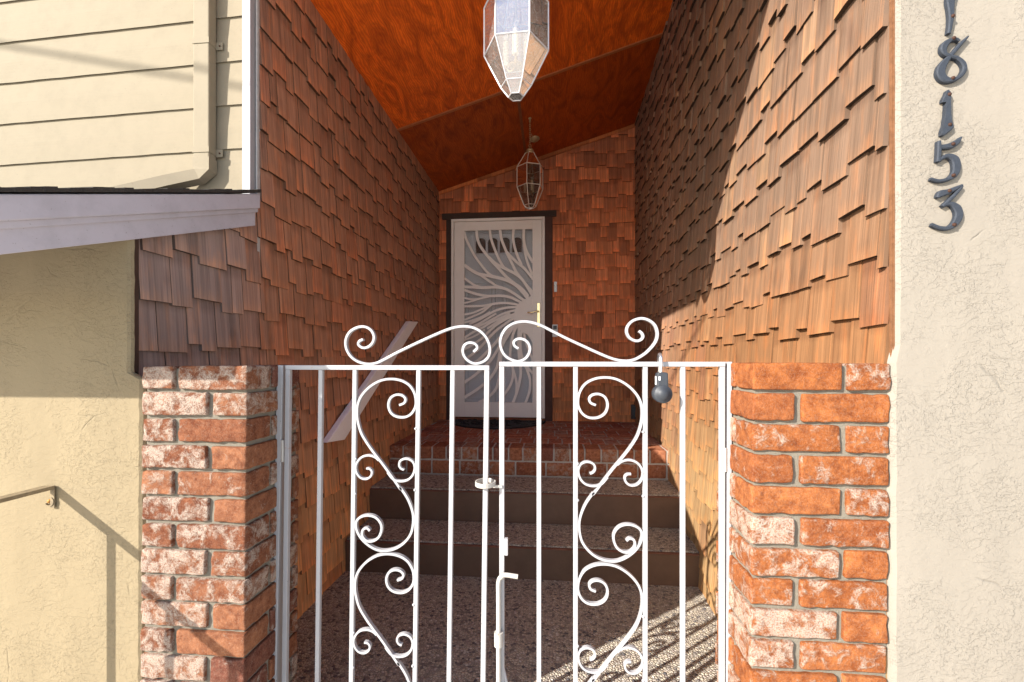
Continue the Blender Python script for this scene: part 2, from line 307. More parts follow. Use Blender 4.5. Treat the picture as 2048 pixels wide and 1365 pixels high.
# ------------------------------------------------------------------ shingle walls
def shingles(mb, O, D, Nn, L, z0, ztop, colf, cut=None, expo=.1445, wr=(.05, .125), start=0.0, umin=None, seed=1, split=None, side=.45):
    rnd = random.Random(seed); D = Vector((D[0], D[1], 0)); Nn = Vector((Nn[0], Nn[1], 0)); O = Vector((O[0], O[1], 0))
    i = 0
    while True:
        zb = z0 - start + i * expo; i += 1
        if zb > max(ztop(u * L / 8) for u in range(9)): break
        u = -rnd.random() * .1; lo = False
        while u < L:
            wd = rnd.uniform(*wr); a, b = max(u, 0), min(u + wd - rnd.choice((.0015, .003, .004)), L); u += wd
            if b - a < .012: continue
            lo = not lo; off = (.028 if lo else 0) + rnd.choice((0, 0, .004, .012)) + rnd.uniform(-.004, .004)
            if rnd.random() < .22: lo = not lo
            zz = max(zb - off, z0 - .001 * (i % 5)); top = zb + expo + .055
            if umin is not None and a < umin(zz + .02):
                if b <= umin(zz + .02) + .01: continue
                a = umin(zz + .02)
            spans = [(a, b)] if not (split and a < split < b) else [(a, split), (split, b)]
            if cut:
                c0, c1, ct = cut
                if zz < ct - .01: spans = [s for s in ((a, min(b, c0)), (max(a, c1), b)) if s[1] - s[0] > .01]
            for a2, b2 in spans:
                ta, tb = min(top, ztop(a2)), min(top, ztop(b2))
                if min(ta, tb) < zz + .008: continue
                th = rnd.uniform(.015, .021); tk = lambda q: th * max(0, 1 - (q - zz) / (expo + .1)) + .001
                cup = rnd.uniform(-.0015, .002); sk = rnd.uniform(-.003, .003)
                base = .001 * (i % 2)
                P = lambda uu, z, n: O + D * uu + Nn * (n + base) + Vector((0, 0, z))
                zr = zz + sk
                vs = [P(a2, zz, 0), P(b2, zr, 0), P(b2, tb, 0), P(a2, ta, 0), P(a2, zz, th + cup), P(b2, zr, th - cup), P(b2, tb, tk(tb)), P(a2, ta, tk(ta)),
                      P((a2 + b2) / 2, (zz + zr) / 2, th + abs(cup) * .8)]
                s0 = rnd.random() * 40; t0 = rnd.random() * 40
                q = {0: (a2, zz), 1: (b2, zr), 2: (b2, tb), 3: (a2, ta)}; q.update({k + 4: q[k] for k in range(4)}); q[8] = ((a2 + b2) / 2, (zz + zr) / 2)
                fs = [(4, 8, 7), (8, 6, 7), (8, 5, 6), (0, 1, 5, 8, 4), (1, 2, 6, 5), (3, 0, 4, 7), (2, 3, 7, 6)]
                cf = colf((a2 + b2) / 2, (zz + top) / 2, rnd); ce = [x * .22 for x in cf]       # dark end grain that also paints in the shade of the gaps
                UVs = [[(q[k][0] + s0, q[k][1] + t0) for k in f] for f in fs]
                W2 = lambda k: ((q[k][0] - a2) / (b2 - a2), (q[k][1] - zz) / expo)
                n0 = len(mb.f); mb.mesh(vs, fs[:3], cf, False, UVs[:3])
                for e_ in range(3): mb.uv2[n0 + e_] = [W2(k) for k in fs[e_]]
                mb.mesh(vs, fs[3:4], ce, False, UVs[3:4]); mb.mesh(vs, fs[4:], [x * side for x in cf], False, UVs[4:])  # edge faces darkened as joint shade too, less on the sunlit right wall
        if i > 60: break
def lerp(a, b, t): return [x + (y - x) * t for x, y in zip(a, b)]
def sm(x, a, b): t = max(0, min(1, (x - a) / (b - a))); return t * t * (3 - 2 * t)

# left wall: weathered grey-brown near the street, red-brown inside, paler towards the floor
def col_left(u, z, r):
    y = u + 1.10
    c = lerp((.30, .225, .20), (.38, .19, .115), sm(y, 1.4, 1.75)); c = lerp(c, (.60, .33, .155), sm(-z, .1, .9) * .85)
    if r.random() < .12 and y > 1.6: c = lerp(c, (.50, .17, .08), .35)
    k = r.uniform(.88, 1.12); return [x * k for x in c]
wl = thing('shingle_wall', 'cedar shingle wall along the left side of the entry, behind the slanted white board', 'wall', (XL, 2.8, ZF))
mb = MB(); YS = 1.135
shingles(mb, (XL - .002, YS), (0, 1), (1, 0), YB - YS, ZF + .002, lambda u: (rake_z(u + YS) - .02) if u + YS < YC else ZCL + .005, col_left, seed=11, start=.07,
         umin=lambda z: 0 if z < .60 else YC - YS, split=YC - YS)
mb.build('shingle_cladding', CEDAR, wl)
mb = MB(); mb.prism([(XL - .004, YS, ZF - .05), (XL - .004, YB + .1, ZF - .05), (XL - .004, YB + .1, ZCL + .08), (XL - .004, YC, ZCL + .08), (XL - .004, YC, rake_z(YC) - .04), (XL - .004, YS, rake_z(YS) - .04)], (-.09, 0, 0)); mb.build('wall_backing', BACKW, wl)
mb = MB(); mb.box((XL - .03, YS - .028, -.03), (XL + .026, YS - .012, rake_z(YS) - .10)); mb.build('corner_strip', BROWNW, wl)
mb = MB(); mb.box((XL + .0, YC - .012, .385), (XL + .007, YC + .004, 1.9)); mb.build('caulk_bead', CAULK, wl)

# right wall: darker near the street, tan low down, colour raised inside to offset shade
RD = (RP1 - RP0); RLEN = RD.length; RD = RD.normalized(); RN = Vector((-RD.y, RD.x))
def col_right(u, z, r):
    c = lerp((.215, .105, .046), (.165, .105, .07), sm(z, .05, .6)); c = lerp(c, (.29, .18, .085), sm(-z, .05, .6))
    c = lerp(c, (.27, .155, .10), sm(u, 1.3, 2.3) * (1 - .7 * sm(-z, -.3, .5)))
    if r.random() < .14 and z < .3: c = lerp(c, (.16, .07, .045), .4)
    if r.random() < .08: c = lerp(c, (.36, .22, .11), .2)
    k = r.uniform(.9, 1.1); return [x * k for x in c]
wr_ = thing('shingle_wall', 'sunlit cedar shingle wall along the right side of the entry, beside the house numbers', 'wall', (RP0.x, 2.8, ZF))
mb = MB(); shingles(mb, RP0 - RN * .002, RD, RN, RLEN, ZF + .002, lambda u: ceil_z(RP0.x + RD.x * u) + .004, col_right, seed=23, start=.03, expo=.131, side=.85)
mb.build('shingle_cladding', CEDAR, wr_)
mb = MB(); a, b = RP0 - RN * .004, RP1 - RN * .004
mb.prism([(a.x, a.y, ZF - .05), (b.x, b.y + .1, ZF - .05), (b.x, b.y + .1, 2.42), (a.x, a.y, 2.42)], (.06, 0, 0)); mb.build('wall_backing', BACKW, wr_)
mb = MB(); mb.box((RP0.x - .004, 1.036, -.02), (RP0.x + .000, 1.0405, 2.3)); mb.box((RP0.x + .0005, 1.034, -.02), (RP0.x + .003, 1.0385, 2.3)); mb.build('corner_strip', m_plain('bare_cedar_edge', (.16, .075, .035), .7, .2, 0, .6, 90, .5), wr_)

# back wall with the door opening
DX0, DX1 = on_y(903, 600, 4.42).x, on_y(1089.5, 600, 4.42).x
DZ0, DZ1 = on_y(1000, 836, 4.42).z, on_y(1000, 437, 4.42).z
def col_back(u, z, r):
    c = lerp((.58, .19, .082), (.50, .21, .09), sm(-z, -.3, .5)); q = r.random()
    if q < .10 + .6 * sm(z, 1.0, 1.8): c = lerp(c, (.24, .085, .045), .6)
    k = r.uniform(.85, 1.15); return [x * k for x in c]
wb = thing('shingle_wall', 'red-brown cedar shingle wall at the back of the entry, around the security door', 'wall', (0, YB, ZF))
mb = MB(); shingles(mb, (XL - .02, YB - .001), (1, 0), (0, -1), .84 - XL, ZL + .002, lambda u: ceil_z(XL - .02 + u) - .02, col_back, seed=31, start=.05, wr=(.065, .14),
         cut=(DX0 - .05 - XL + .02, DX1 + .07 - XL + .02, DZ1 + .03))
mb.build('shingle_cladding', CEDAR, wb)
mb = MB(); mb.box((-1.4, YB + .003, ZF), (DX0 - .03, YB + .12, 2.7)); mb.box((DX1 + .03, YB + .003, ZF), (1.1, YB + .12, 2.7)); mb.box((DX0 - .03, YB + .003, DZ1 + .02), (DX1 + .03, YB + .12, 2.7))
mb.box((DX0 - .03, YB + .003, ZF), (DX1 + .03, YB + .12, DZ0 - .045)); mb.build('wall_backing', BACKW, wb)
mb = MB(); x = XL; rr = random.Random(5)
while x < .81:
    l = rr.uniform(.1, .17); x2 = min(x + l, .815); j = rr.uniform(-.006, .002); k = rr.uniform(.6, 1.3); hgt = .036
    mb.mesh([(x, YB - .03, ceil_z(x) - hgt + j), (x2 - .003, YB - .03, ceil_z(x2) - hgt + j), (x2 - .003, YB - .03, ceil_z(x2) - .004), (x, YB - .03, ceil_z(x) - .004),
             (x, YB - .016, ceil_z(x) - hgt + j), (x2 - .003, YB - .016, ceil_z(x2) - hgt + j), (x2 - .003, YB - .016, ceil_z(x2) - .004), (x, YB - .016, ceil_z(x) - .004)],
            [(0, 1, 2, 3), (7, 6, 5, 4), (0, 4, 5, 1), (3, 2, 6, 7), (0, 3, 7, 4), (1, 5, 6, 2)], [q * k for q in (.36, .13, .05)], False, [[(x * 9, 1), (x2 * 9, 1), (x2 * 9, 1.05), (x * 9, 1.05)]] * 6); x = x2
mb.build('top_trim', CEDAR, wb)

# ------------------------------------------------------------------ porch roof with its plywood ceiling
YR0 = .75
pr = thing('porch_roof', 'sloping porch roof with orange stained plywood ceiling over the entry', 'roof', (0, YR0, ZCL))
def slab(mb, x0, x1, y0, y1, dz0, dz1, col=(1, 1, 1)):
    mb.mesh([(x0, y0, ceil_z(x0) + dz0), (x1, y0, ceil_z(x1) + dz0), (x1, y1, ceil_z(x1) + dz0), (x0, y1, ceil_z(x0) + dz0), (x0, y0, ceil_z(x0) + dz1), (x1, y0, ceil_z(x1) + dz1), (x1, y1, ceil_z(x1) + dz1), (x0, y1, ceil_z(x0) + dz1)],
            [(0, 3, 2, 1), (4, 5, 6, 7), (0, 1, 5, 4), (1, 2, 6, 5), (2, 3, 7, 6), (3, 0, 4, 7)], col)
YJ = 3.215
for x0, x1, y0, y1 in ((XL - .05, 1.0, YR0 + .01, YJ - .002), (XL - .05, -.262, YJ + .002, YB + .05), (-.258, 1.0, YJ + .002, YB + .05)):
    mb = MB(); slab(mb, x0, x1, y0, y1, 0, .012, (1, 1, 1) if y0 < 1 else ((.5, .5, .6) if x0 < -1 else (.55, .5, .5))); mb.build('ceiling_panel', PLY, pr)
mb = MB(); slab(mb, XL - .1, 1.35, YR0, YB + .2, .014, .11); mb.build('roof_deck', BACKW, pr)
mb = MB(); slab(mb, XL - .1, 1.35, YR0 - .035, YR0 - .001, -.01, .13); mb.build('fascia', RAKE, pr)
mb = MB(); slab(mb, XL, .81, YJ - .013, YJ + .013, -.010, -.001); mb.build('batten', BATTEN, pr)
mb = MB(); slab(mb, -.272, -.250, YJ + .014, YB - .03, -.007, -.001); mb.build('batten', REDW, pr)

# ------------------------------------------------------------------ yellow siding wall, white corner board, downspout
SA = R(2.3); SD = Vector((-math.cos(SA), math.sin(SA), 0)); SN = Vector((-math.sin(SA), -math.cos(SA), 0)); SO = Vector((-1.212, 1.645, 0))
def on_s(px, py): r = ray(px, py); return r * (SO.dot(SN) / r.dot(SN))
sw = thing('siding_wall', 'cream painted clapboard wall above the small roof at upper left', 'wall', (SO.x, SO.y, .5))
mb = MB(); zg = on_s(0, 333).z; pit = (on_s(0, 90).z - zg) / 3
for k in range(-3, 7):
    z = zg + k * pit
    for (u0, u1) in ((-.002, 3.6),):
        P = lambda u, zz, n: SO + SD * u + SN * n + Vector((0, 0, zz))
        n_ = 60; vs = []
        for q in range(n_ + 1):
            u = u0 + (u1 - u0) * q / n_; j = noise.noise(Vector((u * 9, k * 3.3, 0))) * .0025
            vs += [P(u, z + .007 + j, -.004), P(u, z + j, .010), P(u, z + pit * .5, .008), P(u, z + pit + .012, .002)]
        mb.mesh(vs, [(4 * i + a, 4 * i + 4 + a, 4 * i + 5 + a, 4 * i + 1 + a) for i in range(n_) for a in range(3)])
mb.build('clapboards', SIDING, sw, fix=False)
mb = MB(); P = lambda u, z, n: SO + SD * u + SN * n + Vector((0, 0, z))
mb.prism([P(-.03, .3, -.006), P(3.6, .3, -.006), P(3.6, 2.6, -.006), P(-.03, 2.6, -.006)], -SN * .06); mb.build('wall_backing', BACKW, sw)
mb = MB(); t0 = on_y(484, 300, 1.618); t1 = on_y(500, 300, 1.618)
mb.box((t0.x, 1.618, .40), (-1.176, 1.72, 2.0)); cbd = mb.build('corner_board', TRIMW, sw, .002)
# downspout
ds = thing('downspout', 'cream square metal downspout strapped to the clapboard wall', 'downspout', (-1.37, 1.6, .7))
a = on_y(386, 300, 1.598).x; b = on_y(417.5, 300, 1.598).x
mb = MB(); mb.box((a, 1.598, .745), (b, 1.638, 2.2)); mb.build('pipe', GUTTER, ds, .004)
mb = MB(); e0 = Vector(((a + b) / 2, 1.618, .765)); pts = [e0 + Vector((0, 0, .03)), e0 + Vector((0, 0, -.012)), e0 + Vector((-.018, -.006, -.040)), e0 + Vector((-.12, -.04, -.075)), e0 + Vector((-.42, -.14, -.19))]
dirs = []
vs = []
for i, p in enumerate(pts):
    t = (pts[min(i + 1, len(pts) - 1)] - pts[max(i - 1, 0)]).normalized(); s_ = Vector((0, 1, 0)); s_ = (s_ - t * s_.dot(t)).normalized(); q = t.cross(s_)
    hx = ((b - a) / 2 + .0015) if i < 2 else .022
    vs += [p + s_ * .0212 + q * hx, p - s_ * .0212 + q * hx, p - s_ * .0212 - q * hx, p + s_ * .0212 - q * hx]
n = len(pts); mb.mesh(vs, [(0, 1, 2, 3), tuple(4 * (n - 1) + k for k in (3, 2, 1, 0))] + [(4 * i + k, 4 * i + (k + 1) % 4, 4 * i + 4 + (k + 1) % 4, 4 * i + 4 + k) for i in range(n - 1) for k in range(4)])
mb.build('elbow', GUTTER, ds)
for py in (70, 292):
    z = on_y(400, py, 1.57).z; mb = MB(); mb.box((a - .002, 1.5955, z - .011), (b + .002, 1.5975, z + .011)); mb.box((b + .0005, 1.5976, z - .011), (b + .0025, 1.638, z + .011)); mb.box((b + .0026, 1.632, z - .016), (b + .030, 1.6345, z + .013))
    st = mb.build('strap', GUTTER, ds); mb = MB(); mb.lathe([(0, .003), (.003, .003), (.0035, 0)], (b + .019, 1.632, z - .002), 8, axis='y'); mb.build('screw', SCREWM, st)

# ------------------------------------------------------------------ small lower roof with its rake board
XR = -1.12; YE = .735
lr = thing('lower_roof', 'small asphalt shingle roof edge with off-white rake board below the clapboards', 'roof', (XR, YE, rake_z(YE)))
mb = MB(); YT = 1.598
mb.prism([(XR, YE, rake_z(YE) - .06), (XR, YT, rake_z(YT) - .06), (XR, YT, rake_z(YT) - .004), (XR, YE, rake_z(YE) - .004)], (-.03, 0, 0))
mb.build('crown_moulding', RAKE, lr, .003); cr = None
mb = MB(); mb.prism([(XR - .009, YE + .004, rake_z(YE) - .075), (XR - .009, YT, rake_z(YT) - .075), (XR - .009, YT, rake_z(YT) - .0595), (XR - .009, YE, rake_z(YE) - .0595)], (-.02, 0, 0))
mb.prism([(XR - .016, YE + .004, rake_z(YE) - .128), (XR - .016, YT - .006, rake_z(YT) - .128), (XR - .016, YT - .006, rake_z(YT) - .0745), (XR - .016, YE, rake_z(YE) - .0745)], (-.02, 0, 0))
mb.build('rake_board', RAKE, lr, .0015)
mb = MB(); ny = 34
for k in range(ny):
    y0 = YE - .02 + (YT - YE + .018) * k / ny; y1 = y0 + (YT - YE + .018) / ny; j = noise.noise(Vector((k * .45, 3, 0))) * .003; tk = .008 + .005 * ((k % 7) / 7) + .002 * random.random()
    mb.prism([(XR + .006 + random.uniform(-.003, .002), y0, rake_z(y0) + j * 0), (XR + .006, y1 + .0005, rake_z(y1)), (XR + .006, y1 + .0005, rake_z(y1) + tk + j), (XR + .006, y0, rake_z(y0) + tk + j)], (-2.6, 0, 0))
mb.build('shingles', ASPH, lr)
mb = MB(); mb.prism([(XR - .037, YE + .02, rake_z(YE) - .03), (XR - .037, 1.64, rake_z(1.64) - .03), (XR - .037, 1.64, rake_z(1.64) - .006), (XR - .037, YE + .02, rake_z(YE) - .006)], (-2.5, 0, 0)); mb.build('roof_deck', RAKE, lr)
mb = MB(); mb.prism([(XR - .037, YE, rake_z(YE) - .125), (XR - .037, YE + .02, rake_z(YE) - .125), (XR - .037, YE + .019, rake_z(YE) - .004), (XR - .037, YE, rake_z(YE) - .004)], (-2.5, 0, 0)); mb.build('eave_board', RAKE, lr)

# ------------------------------------------------------------------ stucco walls
def stucco(name, label, mat, lo_edge, hi_edge, far, Y, ztop, zsplit, side, ztopf=None):
    mb = MB(); n = 90; zs = [ZF - .02 + (ztop - ZF + .02) * i / n for i in range(n + 1)]; vs = []
    for z in zs:
        e = (lo_edge if z < zsplit else hi_edge) + noise.noise(Vector((z * 30, side * 5, 0))) * .0035 + .012 * (z if z < 0 else 0) * (side < 0) * .3
        vs += [(e + side * .012, Y + .0, z), (e + side * .004, Y + .004, z), (e, Y + .010, z), (e + side * .001, Y + (.012 if side < 0 else .06), z), (far, Y, z)]
    fs = []
    for i in range(n):
        for a, b in ((4, 0), (0, 1), (1, 2), (2, 3)): fs.append((5 * i + a, 5 * i + b, 5 * i + 5 + b, 5 * i + 5 + a))
    mb.mesh(vs, fs, (1, 1, 1), False)
    t = 5 * n; mb.face([(far, Y, ztop), vs[t], vs[t + 3], (far, Y + .06, ztop)])
    return tag(mb.build(name, mat, fix=True), label, 'wall')
stucco('stucco_wall', 'yellow cream stucco wall under the small roof at left, with iron handrail', STU_L, -1.102, -1.138, -4.2, 1.093, .44, -.035, -1)
stucco('stucco_wall', 'cream stucco wall carrying the house numbers at right', STU_R, .7335, .742, 4.5, 1.03, 2.5, -.003, 1)
mb = MB()

# ------------------------------------------------------------------ brick pillars
def rbrick(mb, a, b, r, col, seed, amp=.0015, step=.014, lean=0.0):
    c = [(x + y) / 2 for x, y in zip(a, b)]; h = [(y - x) / 2 for x, y in zip(a, b)]
    ax = []
    for k in range(3):
        m = max(1, int((2 * h[k] - 2 * r) / step)); q = [-h[k], -h[k] + r * .45] + [-h[k] + r + (2 * h[k] - 2 * r) * i / m for i in range(m + 1)] + [h[k] - r * .45, h[k]]; ax.append(q)
    idx = {}; vs = []; fs = []
    def vid(i, j, k):
        key = (i, j, k)
        if key in idx: return idx[key]
        p = Vector((ax[0][i], ax[1][j], ax[2][k])); q = Vector([max(-(h[n] - r), min(h[n] - r, p[n])) for n in range(3)]); d = p - q
        if d.length > 1e-9: p = q + d.normalized() * r; nn = d.normalized()
        else: nn = Vector((0, 0, 0))
        w = Vector(c) + p; s = Vector((seed * 7.3, seed * 3.1, seed)); e = 1 + (1.3 if sum(1 for n in range(3) if abs(abs(p[n]) - h[n]) < r) > 1 else 0)
        w += nn * (noise.noise(w * 60 + s) * amp * e + noise.noise(w * 22 + s) * amp * .7)
        w.x += lean * w.z
        idx[key] = len(vs); vs.append(w); return idx[key]
    I, J, K = [len(q) - 1 for q in ax]
    for i in range(I):
        for j in range(J): fs += [(vid(i, j, 0), vid(i, j + 1, 0), vid(i + 1, j + 1, 0), vid(i + 1, j, 0)), (vid(i, j, K), vid(i + 1, j, K), vid(i + 1, j + 1, K), vid(i, j + 1, K))]
    for i in range(I):
        for k in range(K): fs += [(vid(i, 0, k), vid(i + 1, 0, k), vid(i + 1, 0, k + 1), vid(i, 0, k + 1)), (vid(i, J, k), vid(i, J, k + 1), vid(i + 1, J, k + 1), vid(i + 1, J, k))]
    for j in range(J):
        for k in range(K): fs += [(vid(0, j, k), vid(0, j, k + 1), vid(0, j + 1, k + 1), vid(0, j + 1, k)), (vid(I, j, k), vid(I, j + 1, k), vid(I, j + 1, k + 1), vid(I, j, k + 1))]
    mb.mesh(vs, fs, col, True)
def bcol(r, lime=.5, warm=0):
    c = lerp(lerp((.16, .058, .031), (.235, .10, .053), r.random()), (.12, .045, .035), .8 if r.random() < .15 else 0)
    if warm: c = lerp(c, (.30, .092, .020), .6)
    return (*c, lime)
def pillar(label, side, x_in, x_out, ztop, seed):
    r = random.Random(seed); t = thing('brick_pillar', label, 'pillar', ((x_in + x_out) / 2, 1.15, ZF), 'brick pillars beside the gates')
    mb = MB(); core = MB(); Y0, Y1 = 1.03, (1.262 if side < 0 else 1.232); o = -side; n = 18; pit = .0668 if side < 0 else .0690
    ln = .010
    def X(f): return x_out + (x_in - x_out) * f      # 0 outer edge, 1 inner edge
    for i in range(n):
        zt = ztop - i * pit; zb = zt - pit + .0088
        def B(f0, f1, y0, y1):
            x0, x1 = sorted((X(f0), X(f1))); lime = r.choice((.36, .44, .5, .54, .58)) if side < 0 else r.choice((.34, .42, .46, .52, .58))
            j = r.uniform(-.0015, .0015)
            rbrick(mb, (x0, y0 + j, zb + r.uniform(-.0015, .0015)), (x1, y1, zt + r.uniform(-.0015, .0015)), .0045, bcol(r, lime, side > 0), r.random() * 90, lean=ln)
        e = r.uniform(-.012, .012)
        if i % 2 == 0:
            B(0, .305 + e, Y0, Y0 + .1); B(.35 + e, 1, Y0, Y0 + .095); B(.62, 1, Y0 + .106, Y1)
        else:
            B(0, .628 + e, Y0, Y0 + .1); B(.685 + e, 1, Y0, Y0 + .196); B(.62, 1, Y0 + .207, Y1)
        if i == 9 and side < 0: pass
    mb.build('bricks', BRICK, t)
    x0, x1 = sorted((x_in - o * .009 if side < 0 else x_in + .009, x_out)); x0, x1 = sorted((x0, x_out - .075 if side < 0 else x_out + .05))
    if side < 0: x0, x1 = x_out - .058, x_in - .008
    else: x0, x1 = x_in + .008, x_out + .003
    M = Matrix(((1, 0, ln, 0), (0, 1, 0, 0), (0, 0, 1, 0), (0, 0, 0, 1)))
    core.box((x0 if side > 0 else x_out + .004, Y0 + .010, ZF - .02), (x1, Y1 - .006, ztop - .006), M=M)
    if side < 0: core.box((x0, 1.112, ZF - .02), (x_out + .003, Y1 - .02, ztop - .02), M=M)
    else: core.box((x1, 1.10, ZF - .02), (x1 + .02, Y1 - .02, ztop - .02), M=M)
    core.build('mortar', MORTAR, t)
    return t
pillar('whitewashed brick pillar left of the gates, against the yellow stucco', -1, -.757, -1.04, -.014, 3)
pillar('orange brick pillar right of the gates, below the sunlit shingles', 1, .448, .734, -.005, 8)

# ------------------------------------------------------------------ steps and landing
XRW = .79
stair = thing('steps', 'two aggregate-topped steps with brown risers leading up to the landing', 'steps', (0, 2.37, ZF))
for (yf, yb, zt, zb) in ((2.37, 2.70, -.998, ZF), (2.70, 3.05, -.803, -.998)):
    s_ = bpy.data.objects.new('step', None); C.objects.link(s_); s_.parent = stair; s_.location = (0, yf - 2.37, zt - ZF)
    mb = MB(); mb.box((XL + .018, yf + .012, zb - .02), (XRW - .002, yb + (.03 if zt < -.9 else -.012), zt)); mb.build('tread', AGG, s_)
    mb = MB(); mb.box((XL + .018, yf - .006, zb + (.001 if zb > ZF else -.02)), (XRW - .002, yf + .0115, zt - .016)); mb.build('riser', RISER, s_, .002)
    mb = MB(); mb.box((XL + .018, yf - .008, zt - .0155), (XRW - .002, yf + .0115, zt - .008)); mb.build('nosing', m_plain('worn_step_edge', (.15, .065, .04), .7, .3, 0, .8, 12, .3), s_, .002)
ld = thing('brick_landing', 'red brick landing in front of the door', 'landing', (-.2, 3.7, -.803))
mb = MB(); r = random.Random(41); x = XL + .012; YLF = 3.045
while x < .80:
    wd = r.uniform(.088, .105); rbrick(mb, (x, YLF, ZL - .088), (min(x + wd, .812), YLF + .19, ZL), .006, (*[q * 1.6 for q in bcol(r)[:3]], r.choice((.36, .44, .52))), r.random() * 90, .0012, .02); x += wd + .011
x = XL - .05
while x < .80:
    wd = r.uniform(.17, .205); x1 = min(x + wd, .812)
    if x1 - x > .03: rbrick(mb, (max(x, XL + .012), YLF, ZL - .19), (x1, YLF + .09, ZL - .10), .006, (*[q * 1.6 for q in bcol(r)[:3]], r.choice((.38, .44, .5))), r.random() * 90, .0012, .02)
    x += wd + .012
y = YLF + .203; k = 0
while y < YB - .02:
    dp = .095 if k % 2 == 0 else .2; dp = .095 if k % 3 else .19; x = XL + .012 - r.random() * .1
    while x < .81:
        wd = .2 if dp < .1 else .095; x0, x1 = max(x, XL + .012), min(x + wd, .815)
        if x1 - x0 > .02 and min(y + dp, YB - .01) - y > .03:
            c = lerp([q * 1.7 for q in bcol(r)[:3]], (.56, .22, .16), .35); rbrick(mb, (x0, y, ZL - .06), (x1, min(y + dp, YB - .01), ZL + r.uniform(-.001, .001)), .004, (*c, r.choice((.40, .47, .54))), r.random() * 90, .0006, .06)
        x += wd + .01
    y += dp + .01; k += 1
mb.build('bricks', BRICK, ld)
mb = MB(); mb.box((XL + .01, YLF + .008, -.81), (.813, YB + .002, ZL - .0045)); mb.build('mortar', m_plain('landing_mortar', (.42, .38, .33), .95, .1, 0, .3, 120, .4), ld)

# ------------------------------------------------------------------ door
YD = 4.415
dt = thing('door_trim', 'dark brown wooden trim around the security door', 'door trim', ((DX0 + DX1) / 2, YB, DZ0))
hz = on_y(1000, 424, YB - .03).z
mb = MB(); x0, x1 = on_y(884, 430, YB - .03).x, on_y(1113, 430, YB - .03).x; mb.box((x0, YB - .034, DZ1 + .004), (x1, YB + .02, hz)); mb.build('header', BROWNW, dt, .003)
mb = MB(); mb.box((DX0 - .056, YB - .03, ZL + .002), (DX0 - .001, YB + .02, DZ1 + .003)); mb.build('side_trim', BROWNW, dt, .003)
mb = MB(); mb.box((DX1 + .001, YB - .03, ZL + .002), (DX1 + .078, YB + .02, DZ1 + .003)); mb.build('side_trim', m_plain('reddish_brown_wood', (.085, .036, .025), .65, .3, 0, .5, 14, .3), dt, .003)
mb = MB(); mb.box((DX0, YB - .055, DZ0 - .062), (DX1, YB + .05, DZ0 - .004)); mb.build('sill', REDW, dt, .004)
sd = thing('security_door', 'beige metal security door with swirling sunburst grille', 'door', ((DX0 + DX1) / 2, YD, DZ0))
A = lambda x, y: on_y(900 + x / 6.5, 430 + y / 6.5, YD)
Bq = lambda x, y: on_y(900 + x / 6.5, 630 + y / 6.5, YD)
mb = MB(); fw = .026
mb.box((DX0, YD - .012, DZ0), (DX0 + fw, YB + .01, DZ1)); mb.box((DX1 - fw, YD - .012, DZ0), (DX1, YB + .01, DZ1)); mb.box((DX0 + fw, YD - .012, DZ1 - fw), (DX1 - fw, YB + .01, DZ1)); mb.build('door_frame', DOORP, sd, .002)
ix0, ix1 = A(187, 700).x, A(1072, 700).x; iz1, iz0 = A(600, 195).z, Bq(600, 1138).z; lx0, lx1, lz0, lz1 = DX0 + fw + .004, DX1 - fw - .004, DZ0 + .006, DZ1 - fw - .004
mb = MB(); mb.box((lx0, YD, lz0), (ix0, YD + .035, lz1)); mb.box((ix1, YD, lz0), (lx1, YD + .035, lz1)); mb.box((ix0, YD, iz1), (ix1, YD + .035, lz1)); mb.box((ix0, YD, lz0), (ix1, YD + .035, iz0)); leaf = mb.build('leaf_frame', DOORP, sd, .002)
mb = MB()
